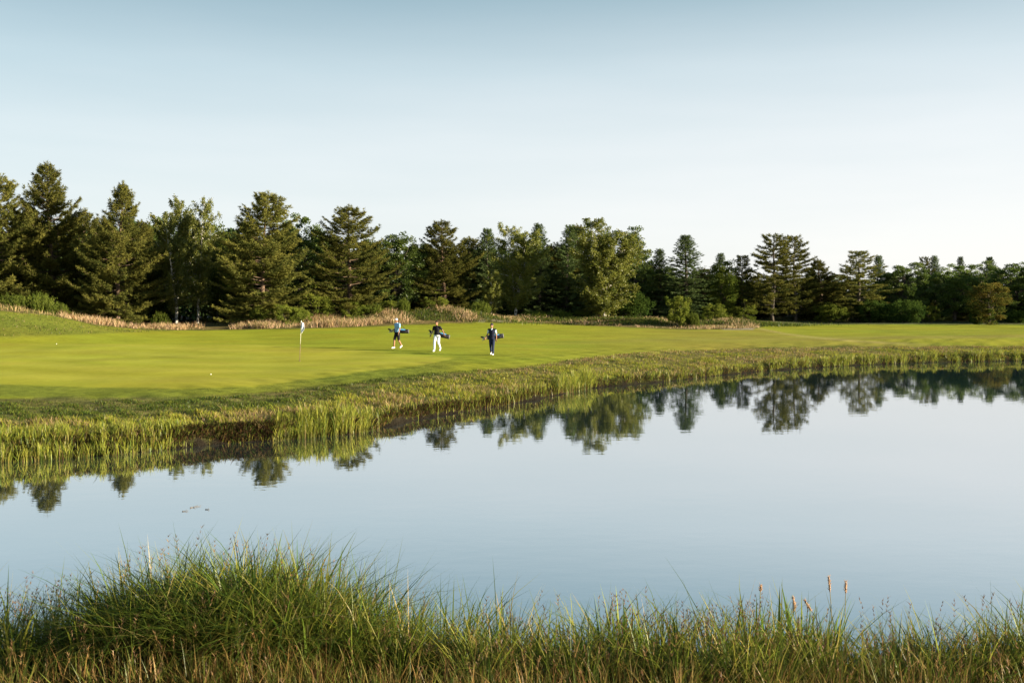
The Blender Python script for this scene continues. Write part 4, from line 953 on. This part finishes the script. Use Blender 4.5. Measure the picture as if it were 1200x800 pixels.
def person(x, y, z, rz, pose, H, wear, label):
    """rig faces -Y; pose gives the joints (person's right side is -X)."""
    J = pose; b = MB(); c = lambda *a: b.capsule(*a)
    nk, hd = np.array(J['neck']), np.array(J['head'])
    pel, ch = np.array(J['pelvis']), np.array(J['chest'])
    # torso
    b.ell(pel, (.165, .115, .12)); b.ell((pel + ch) / 2, (.15, .105, .17)); b.ell(ch, (.175, .115, .18))
    c(np.array(J['shR']), .062, np.array(J['shL']), .062); c(ch + (0, .01, .1), .085, nk, .058); c(nk, .056, hd - (0, 0, .05), .054)
    # head
    b.ell(hd, (.077, .096, .118)); b.ell(hd + (0, -.035, -.065), (.055, .055, .055)); c(hd + (0, -.088, .015), .011, hd + (0, -.108, -.022), .016)
    for s in (-1, 1): b.ell(hd + (s * .078, .012, -.01), (.010, .022, .032)); c(hd + (s * .012, -.087, .028), .012, hd + (s * .045, -.078, .03), .011)
    b.ell(hd + (0, -.092, -.058), (.028, .014, .010)); b.ell(hd + (0, -.078, -.098), (.024, .022, .02))
    for s in 'RL':
        sx = -1 if s == 'R' else 1
        sh, el, wr = [np.array(J[k + s]) for k in ('sh', 'el', 'wr')]; hp, kn, an, to = [np.array(J[k + s]) for k in ('hip', 'kn', 'an', 'to')]
        c(sh, .056, el, .040); c(el, .041, wr, .028)
        f = unit(np.array(J['hand' + s])); p = wr + f * .055                      # palm
        side = unit(np.cross(f, np.array([0, 1.0, 0.01]))) ; nrm = unit(np.cross(side, f))
        for q in (-.027, -.009, .009, .027): c(wr + f * .015 + side * q * .5, .014, wr + f * .085 + side * q, .012)
        for q, ln in ((-.029, .062), (-.0097, .074), (.0097, .080), (.029, .068)):   # four fingers, bent
            k0 = wr + f * .088 + side * q; k1 = k0 + (f * .85 + nrm * .35) * ln * .5; k2 = k1 + (f * .5 + nrm * .8) * ln * .45
            c(k0, .0095, k1, .0085); c(k1, .0085, k2, .0075)
        t0 = wr + f * .03 - side * sx * .024; t1 = t0 + (f * .6 - side * sx * .7) * .04; t2 = t1 + (f * .9 - side * sx * .1 + nrm * .3) * .034
        c(t0, .0125, t1, .0105); c(t1, .0105, t2, .0085)
        c(hp, .088, kn, .056); c(kn, .054, an * .62 + kn * .38, .050); c(an * .62 + kn * .38, .048, an, .036)
        c(an, .036, to, .028); c(an, .036, an + (an - to) * .25 + (0, 0, -.03), .03)
    me = remesh(b, 'person', .0085, 1)
    me.materials.append(wear['skin']); me.materials.append(eyem); me.materials.append(lipm)
    n = len(me.polygons); ce = np.zeros(n * 3); me.polygons.foreach_get('center', ce); ce = ce.reshape(-1, 3); mi = np.zeros(n, np.int32)
    for s in (-1, 1): mi[(((ce - (hd + (s * .031, -.088, .008))) / (.014, .03, .008)) ** 2).sum(1) < 1] = 1
    mi[(((ce - (hd + (0, -.100, -.058))) / (.024, .03, .008)) ** 2).sum(1) < 1] = 2
    me.polygons.foreach_set('material_index', mi)
    o = link('person', me); o.location = (x, y, z); o.rotation_euler = (0, 0, rz); sc = H / 1.80; o.scale = (sc, sc, sc)
    tag(o, label, 'person', 'golfers walking on the fairway')
    def garment(name, fn, mat, vox=.011, sm=2):
        g = MB(); fn(g); return link(name, remesh(g, name, vox, sm), mat, o)
    def shirt(g):
        g.ell(pel + (0, 0, .03), (.178, .128, .11)); g.ell((pel + ch) / 2, (.165, .120, .18)); g.ell(ch, (.19, .130, .185)); g.capsule(np.array(J['shR']), .074, np.array(J['shL']), .074)
        g.capsule(ch + (0, .01, .09), .096, nk - (0, 0, .01), .068)
    def sleeve(g, s):
        sh, el = np.array(J['sh' + s]), np.array(J['el' + s]); k = wear.get('sleeve', .55); g.capsule(sh, .072, sh + (el - sh) * k, .058)
    if wear.get('vest'):
        for q in 'RL': garment('sleeve', lambda g: sleeve(g, q), wear['sleeve_mat'])
        garment('vest', shirt, wear['top'])
        garment('collar', lambda g: (g.capsule(nk + (0, -.03, -.03), .055, nk + (0, -.085, -.12), .03), g.capsule(nk + (0, .0, -.03), .064, nk + (0, 0, .0), .062)), wear['sleeve_mat'])
    else:
        garment('shirt', lambda g: (shirt(g), sleeve(g, 'R'), sleeve(g, 'L')), wear['top'])
        garment('collar', lambda g: g.capsule(nk + (0, .0, -.02), .066, nk + (0, -.005, .01), .062), wear['top'], .008)
    def legs(g):
        g.ell(pel + (0, 0, -.02), (.178, .126, .13))
        for s in 'RL':
            hp, kn, an = [np.array(J[k + s]) for k in ('hip', 'kn', 'an')]
            if wear.get('shorts'): g.capsule(hp, .100, hp + (kn - hp) * .86, .080)
            else: g.capsule(hp, .100, kn, .070); g.capsule(kn, .070, an * .93 + kn * .07, .056)
    garment('shorts' if wear.get('shorts') else 'trousers', legs, wear['bottom'])
    garment('belt', lambda g: g.ell(pel + (0, 0, .055), (.183, .132, .018)), wear['belt'], .008, 0)
    for s in 'RL':
        an, to = np.array(J['an' + s]), np.array(J['to' + s]); d = unit(to - an)
        garment('shoe', lambda g: (g.capsule(an + d * .02 - (0, 0, .025), .045, to - d * .01, .036), g.capsule(an - (0, 0, .02), .045, an + (an - to) * .22 - (0, 0, .035), .038), g.capsule(an + d * .05 - (0, 0, .02), .045, to - d * .07, .043)), shoe_m, .009, 1)
    if wear['hat'] == 'cap':
        garment('cap', lambda g: (g.ell(hd + (0, .006, .045), (.090, .106, .086)), g.ell(hd + (0, -.115, .045), (.068, .085, .012))), wear['hat_mat'], .008, 1)
    garment('hair', lambda g: (g.ell(hd + (0, .020, .042), (.090, .102, .098)), g.ell(hd + (0, .05, -.02), (.082, .066, .085))), wear['hair'], .008, 1)
    return o

def walk(fr, stride=1.0, armR=None, armL=None, headturn=0.0):
    """fr: which foot is in front"""
    J = dict(pelvis=(0, 0, .97), chest=(0, -.02, 1.30), neck=(0, -.015, 1.50), head=(0, -.045, 1.675), shR=(-.185, 0, 1.43), shL=(.185, 0, 1.43))
    k = stride
    f = dict(hip=(.09, -.01, .90), kn=(.09, -.20 * k, .49), an=(.085, -.24 * k, .085), to=(.09, -.24 * k - .165, .035))
    r = dict(hip=(.09, .01, .90), kn=(.085, .05 * k, .49), an=(.08, .34 * k, .17), to=(.085, .34 * k - .115, .045))
    for s, q in (('R', -1), ('L', 1)):
        src = f if s == fr else r
        for kk_, v in src.items(): J[kk_ + s] = (v[0] * q, v[1], v[2])
    J['elR'], J['wrR'], J['handR'] = armR; J['elL'], J['wrL'], J['handL'] = armL
    return J

sky_blue = cloth('sky_blue_cotton', (.22, .41, .64)); navy = cloth('navy_cotton', (.012, .016, .035)); black = cloth('black_cotton', (.012, .012, .018)); white = cloth('white_cotton', (.72, .75, .80)); pale_blue = cloth('pale_blue_cotton', (.55, .68, .78))
navy2 = cloth('dark_blue_cotton', (.018, .026, .065)); hair_m = plain('dark_hair', (.025, .017, .012), .6, .2, 60); belt_m = plain('belt_leather', (.03, .025, .022), .5, .1)
capw = cloth('white_cap_cloth', (.82, .82, .82)); capn = cloth('navy_cap_cloth', (.03, .03, .05))

x1, y1, z1 = at_depth(465.5, 61); x2, y2, z2 = at_depth(512, 58.5); x3, y3, z3 = at_depth(576.5, 56)
TURN = R(-45)
person(x1, y1, z1, TURN, walk('R', .75, ((-.30, .10, 1.20), (-.36, -.06, 1.06), (-.4, -.5, -.5)), ((.25, -.02, 1.16), (.27, -.12, .93), (0, -.3, -1))), 1.86,
       dict(skin=skin_tan, top=sky_blue, bottom=black, shorts=True, belt=belt_m, hat='cap', hat_mat=capw, hair=hair_m, sleeve=.62), 'golfer in white cap, light blue shirt and black shorts, leftmost of the three walking')
person(x2, y2, z2, R(-18), walk('R', .95, ((-.29, .06, 1.20), (-.36, -.05, .99), (-.3, -.4, -.8)), ((.34, .06, 1.22), (.46, -.02, 1.02), (.35, -.2, -.8))), 1.80,
       dict(skin=skin_tan, top=black, bottom=white, belt=belt_m, hat='none', hair=hair_m, sleeve=.62), 'golfer in dark polo shirt and white trousers, middle of the three walking')
person(x3, y3, z3, R(-12), walk('L', .42, ((-.27, .04, 1.17), (-.33, -.12, .99), (-.4, -.5, -.6)), ((.245, .03, 1.16), (.265, -.04, .91), (.0, -.2, -1))), 1.79,
       dict(skin=skin_tan, top=navy, bottom=navy2, vest=True, sleeve_mat=pale_blue, belt=belt_m, hat='cap', hat_mat=capn, hair=hair_m, sleeve=.66), 'golfer in navy vest over pale blue sleeves and navy trousers, rightmost of the three')

bag_dark = plain('bag_nylon', (.012, .014, .024), .55, .15, 20); bag_black = plain('black_bag_nylon', (.010, .010, .014), .5, .15, 20); bag_blue = plain('blue_bag_panel', (.06, .22, .42), .5, .1, 20)
bag_trim = plain('bag_trim', (.13, .125, .13), .5, .1); steel = plain('club_steel', (.55, .55, .58), .3, .05, 20, .8); wood_head = plain('driver_head', (.03, .03, .04), .3, .05); strap_m = plain('strap_webbing', (.03, .03, .035), .8, .1)
white_cover = plain('pale_headcover', (.6, .66, .74), .7, .1)

def golf_bag(px_owner, y, z, ang, tilt, dx, shoulder, main, panel, label, cover):
    """the bag's axis runs along +X (club heads at -X)."""
    root = empty('golf_bag', (px_owner + dx, y, z), ang); root.rotation_euler = (0, tilt, ang); tag(root, label, 'golf bag', 'golf bags slung behind the walkers')
    b = MB(); s = np.linspace(0, 1, 8); b.tube(np.stack([-.36 + .84 * s, 0 * s, .008 * np.sin(s * 9)], -1), .112 + .02 * np.sin(s * 2.6), 18); b.obj('bag_body', main, root)
    b = MB(); b.tube([(-.40, 0, 0), (-.36, 0, 0), (-.33, 0, 0)], [.124, .13, .122], 18); b.obj('rim', bag_trim, root)
    b = MB(); b.tube([(.44, 0, 0), (.50, 0, 0), (.525, 0, 0)], [.128, .132, .118], 18); b.obj('base', bag_trim, root)
    b = MB(); b.ell((.10, -.035, .085), (.27, .085, .055)); b.obj('pocket', panel, root)
    b = MB(); b.ell((.18, -.10, -.02), (.22, .05, .085)); b.obj('pocket', main, root)
    b = MB(); sh = np.array(shoulder, float); t = np.linspace(0, 1, 15)
    p0, p1 = np.array((-.26, -.03, .11)), np.array((.30, -.03, .11))
    A = p0 + (sh + (-.07, -.06, .01) - p0) * t[:, None]; B2 = sh + (.07, .06, .01) + (p1 - sh - (.07, .06, .01)) * t[:, None]
    b.tube(np.concatenate([A, B2]), .014, 6); b.obj('strap', strap_m, root)
    rg = np.random.default_rng(3)
    for i in range(7):
        a = i * .9; q = np.array((0, math.cos(a) * .06, math.sin(a) * .06)); L = .16 + .05 * (i % 3)
        c = MB(); c.tube([(-.36, q[1], q[2]), (-.40 - L, q[1] * 1.5, q[2] * 1.5 - .01)], .007, 6); co = c.obj('golf_club', steel, root)
        h = MB(); e = np.array((-.40 - L, q[1] * 1.5, q[2] * 1.5 - .01))
        if i < 3: h.ell(e + (-.05, 0, -.015), (.075, .052, .045)); h.obj('head_cover', cover if i == 0 else wood_head, co)
        else: h.tube([e, e + (-.03, .015, -.035), e + (-.035, .045, -.055)], [.010, .018, .02], 7); h.obj('club_head', steel, co)
    return root
golf_bag(x1, y1 + .24, z1 + 1.06, R(6), R(4), .17, (-.06, -.22, .40), bag_black, bag_blue, 'black golf bag with blue top carried by the golfer in shorts', wood_head)
golf_bag(x2, y2 + .24, z2 + .97, R(8), R(16), .22, (-.24, -.20, .40), bag_black, bag_blue, 'dark golf bag tilted down, with blue pocket, carried by the golfer in white trousers', wood_head)
golf_bag(x3, y3 + .24, z3 + 1.02, R(4), R(-6), .13, (.02, -.22, .38), bag_dark, bag_blue, 'navy golf bag with pale head cover, carried by the golfer in the vest', white_cover)

# ------------------------------------------------------------------ flagstick, balls, floating bits
fx, fy, fz = on_ground(351, 423)
fl = empty('flagstick', (fx, fy, fz)); tag(fl, 'thin golf flagstick with limp white flag standing on the green', 'flagstick')
pole_w = plain('pole_paint', (.78, .75, .62), .4, .04); pole_d = plain('pole_dark_paint', (.22, .13, .12), .5, .05); flag_m = cloth('flag_cloth', (.82, .84, .88)); emb = cloth('flag_emblem', (.10, .20, .50))
HP = 2.13
ln = .045 * HP
def pp(t): return (ln * t, 0, HP * t)
b = MB(); b.tube([pp(.42), pp(1.0)], [.011, .010], 8); b.obj('pole', pole_w, fl)
b = MB(); b.tube([pp(-.02), pp(.42)], [.011, .011], 8); b.obj('lower_pole', pole_d, fl)
b = MB(); b.tube([(0, 0, .004), (0, 0, .012)], [.056, .056], 16); b.obj('cup', pole_d, fl)
nu, nv = 12, 16; U, Vv = np.meshgrid(np.linspace(0, 1, nu), np.linspace(0, 1, nv))
top = np.array(pp(.985)); wdt = .20 * (.55 + .6 * np.sin(Vv * math.pi * .95 + .25))
Fx = top[0] - Vv * .52 * .045 + U * wdt * (.9 - .25 * Vv) - .06 * U * (Vv > .6) * (Vv - .6); Fy = .045 * np.sin(U * 9 + Vv * 3) * (.4 + U); Fz = top[2] - Vv * .52 - U * .14
FVv = np.stack([Fx, Fy, Fz], -1).reshape(-1, 3); ii = np.arange(nu * nv).reshape(nv, nu)
me = fast_mesh('flag', FVv, [np.stack([ii[:-1, :-1], ii[:-1, 1:], ii[1:, 1:], ii[1:, :-1]], -1).reshape(-1, 4)], smooth=True)
me.materials.append(flag_m); me.materials.append(emb)
mi = np.zeros(len(me.polygons), np.int32); fcen = np.array([p.center for p in me.polygons]); uu = np.tile((np.arange(nu - 1) + .5) / (nu - 1), nv - 1); vv_ = np.repeat((np.arange(nv - 1) + .5) / (nv - 1), nu - 1)
mi[((uu - .42) / .15) ** 2 + ((vv_ - .48) / .055) ** 2 < 1] = 1; me.polygons.foreach_set('material_index', mi)
fo = link('flag', me, None, fl); sm = fo.modifiers.new('thick', 'SOLIDIFY'); sm.thickness = .004
ballm = plain('ball_white', (.85, .85, .85), .35, .02)
for px, py, lb in [(247, 439, 'white golf ball on the green between the flagstick and the pond'), (66, 403.5, 'white golf ball at the far left rim of the green')]:
    bx, by, bz = on_ground(px, py); b = MB(); b.ell((0, 0, .021), (.0215, .0215, .0215), 16, 11); o = b.obj('golf_ball', ballm, loc=(bx, by, bz)); tag(o, lb, 'golf ball', 'golf balls on the green')
twm = plain('wet_twig', (.11, .09, .07), .6, .2)
def float_twig(px, py, L, ang, label, nb=2):
    L = L * .55
    D = F * CAMZ / (py - HZ); x = (px - 600) * D / F; b = MB(); t = np.linspace(0, 1, 6)
    b.tube(np.stack([L * (t - .5), .04 * L * np.sin(t * 5), .008 + .03 * L * t ** 3], -1), np.linspace(.007, .003, 6), 6)
    for k in range(nb): b.tube([(L * (.1 - .3 * k), 0, .008), (L * (.25 - .3 * k), .12 * L * (1 - 2 * (k % 2)), .03)], [.005, .002], 5)
    o = b.obj('twig', twm, loc=(x, D, 0)); o.rotation_euler = (0, 0, ang); tag(o, label, 'twig', 'bits floating on the pond')
float_twig(229, 594, .42, R(50), 'bent twig floating on the pond above the sedge tussock')
float_twig(217, 599, .2, R(20), 'short twig floating just left of the bent one', 1)
float_twig(243, 597, .16, R(-10), 'tiny twig floating just right of the bent one', 1)
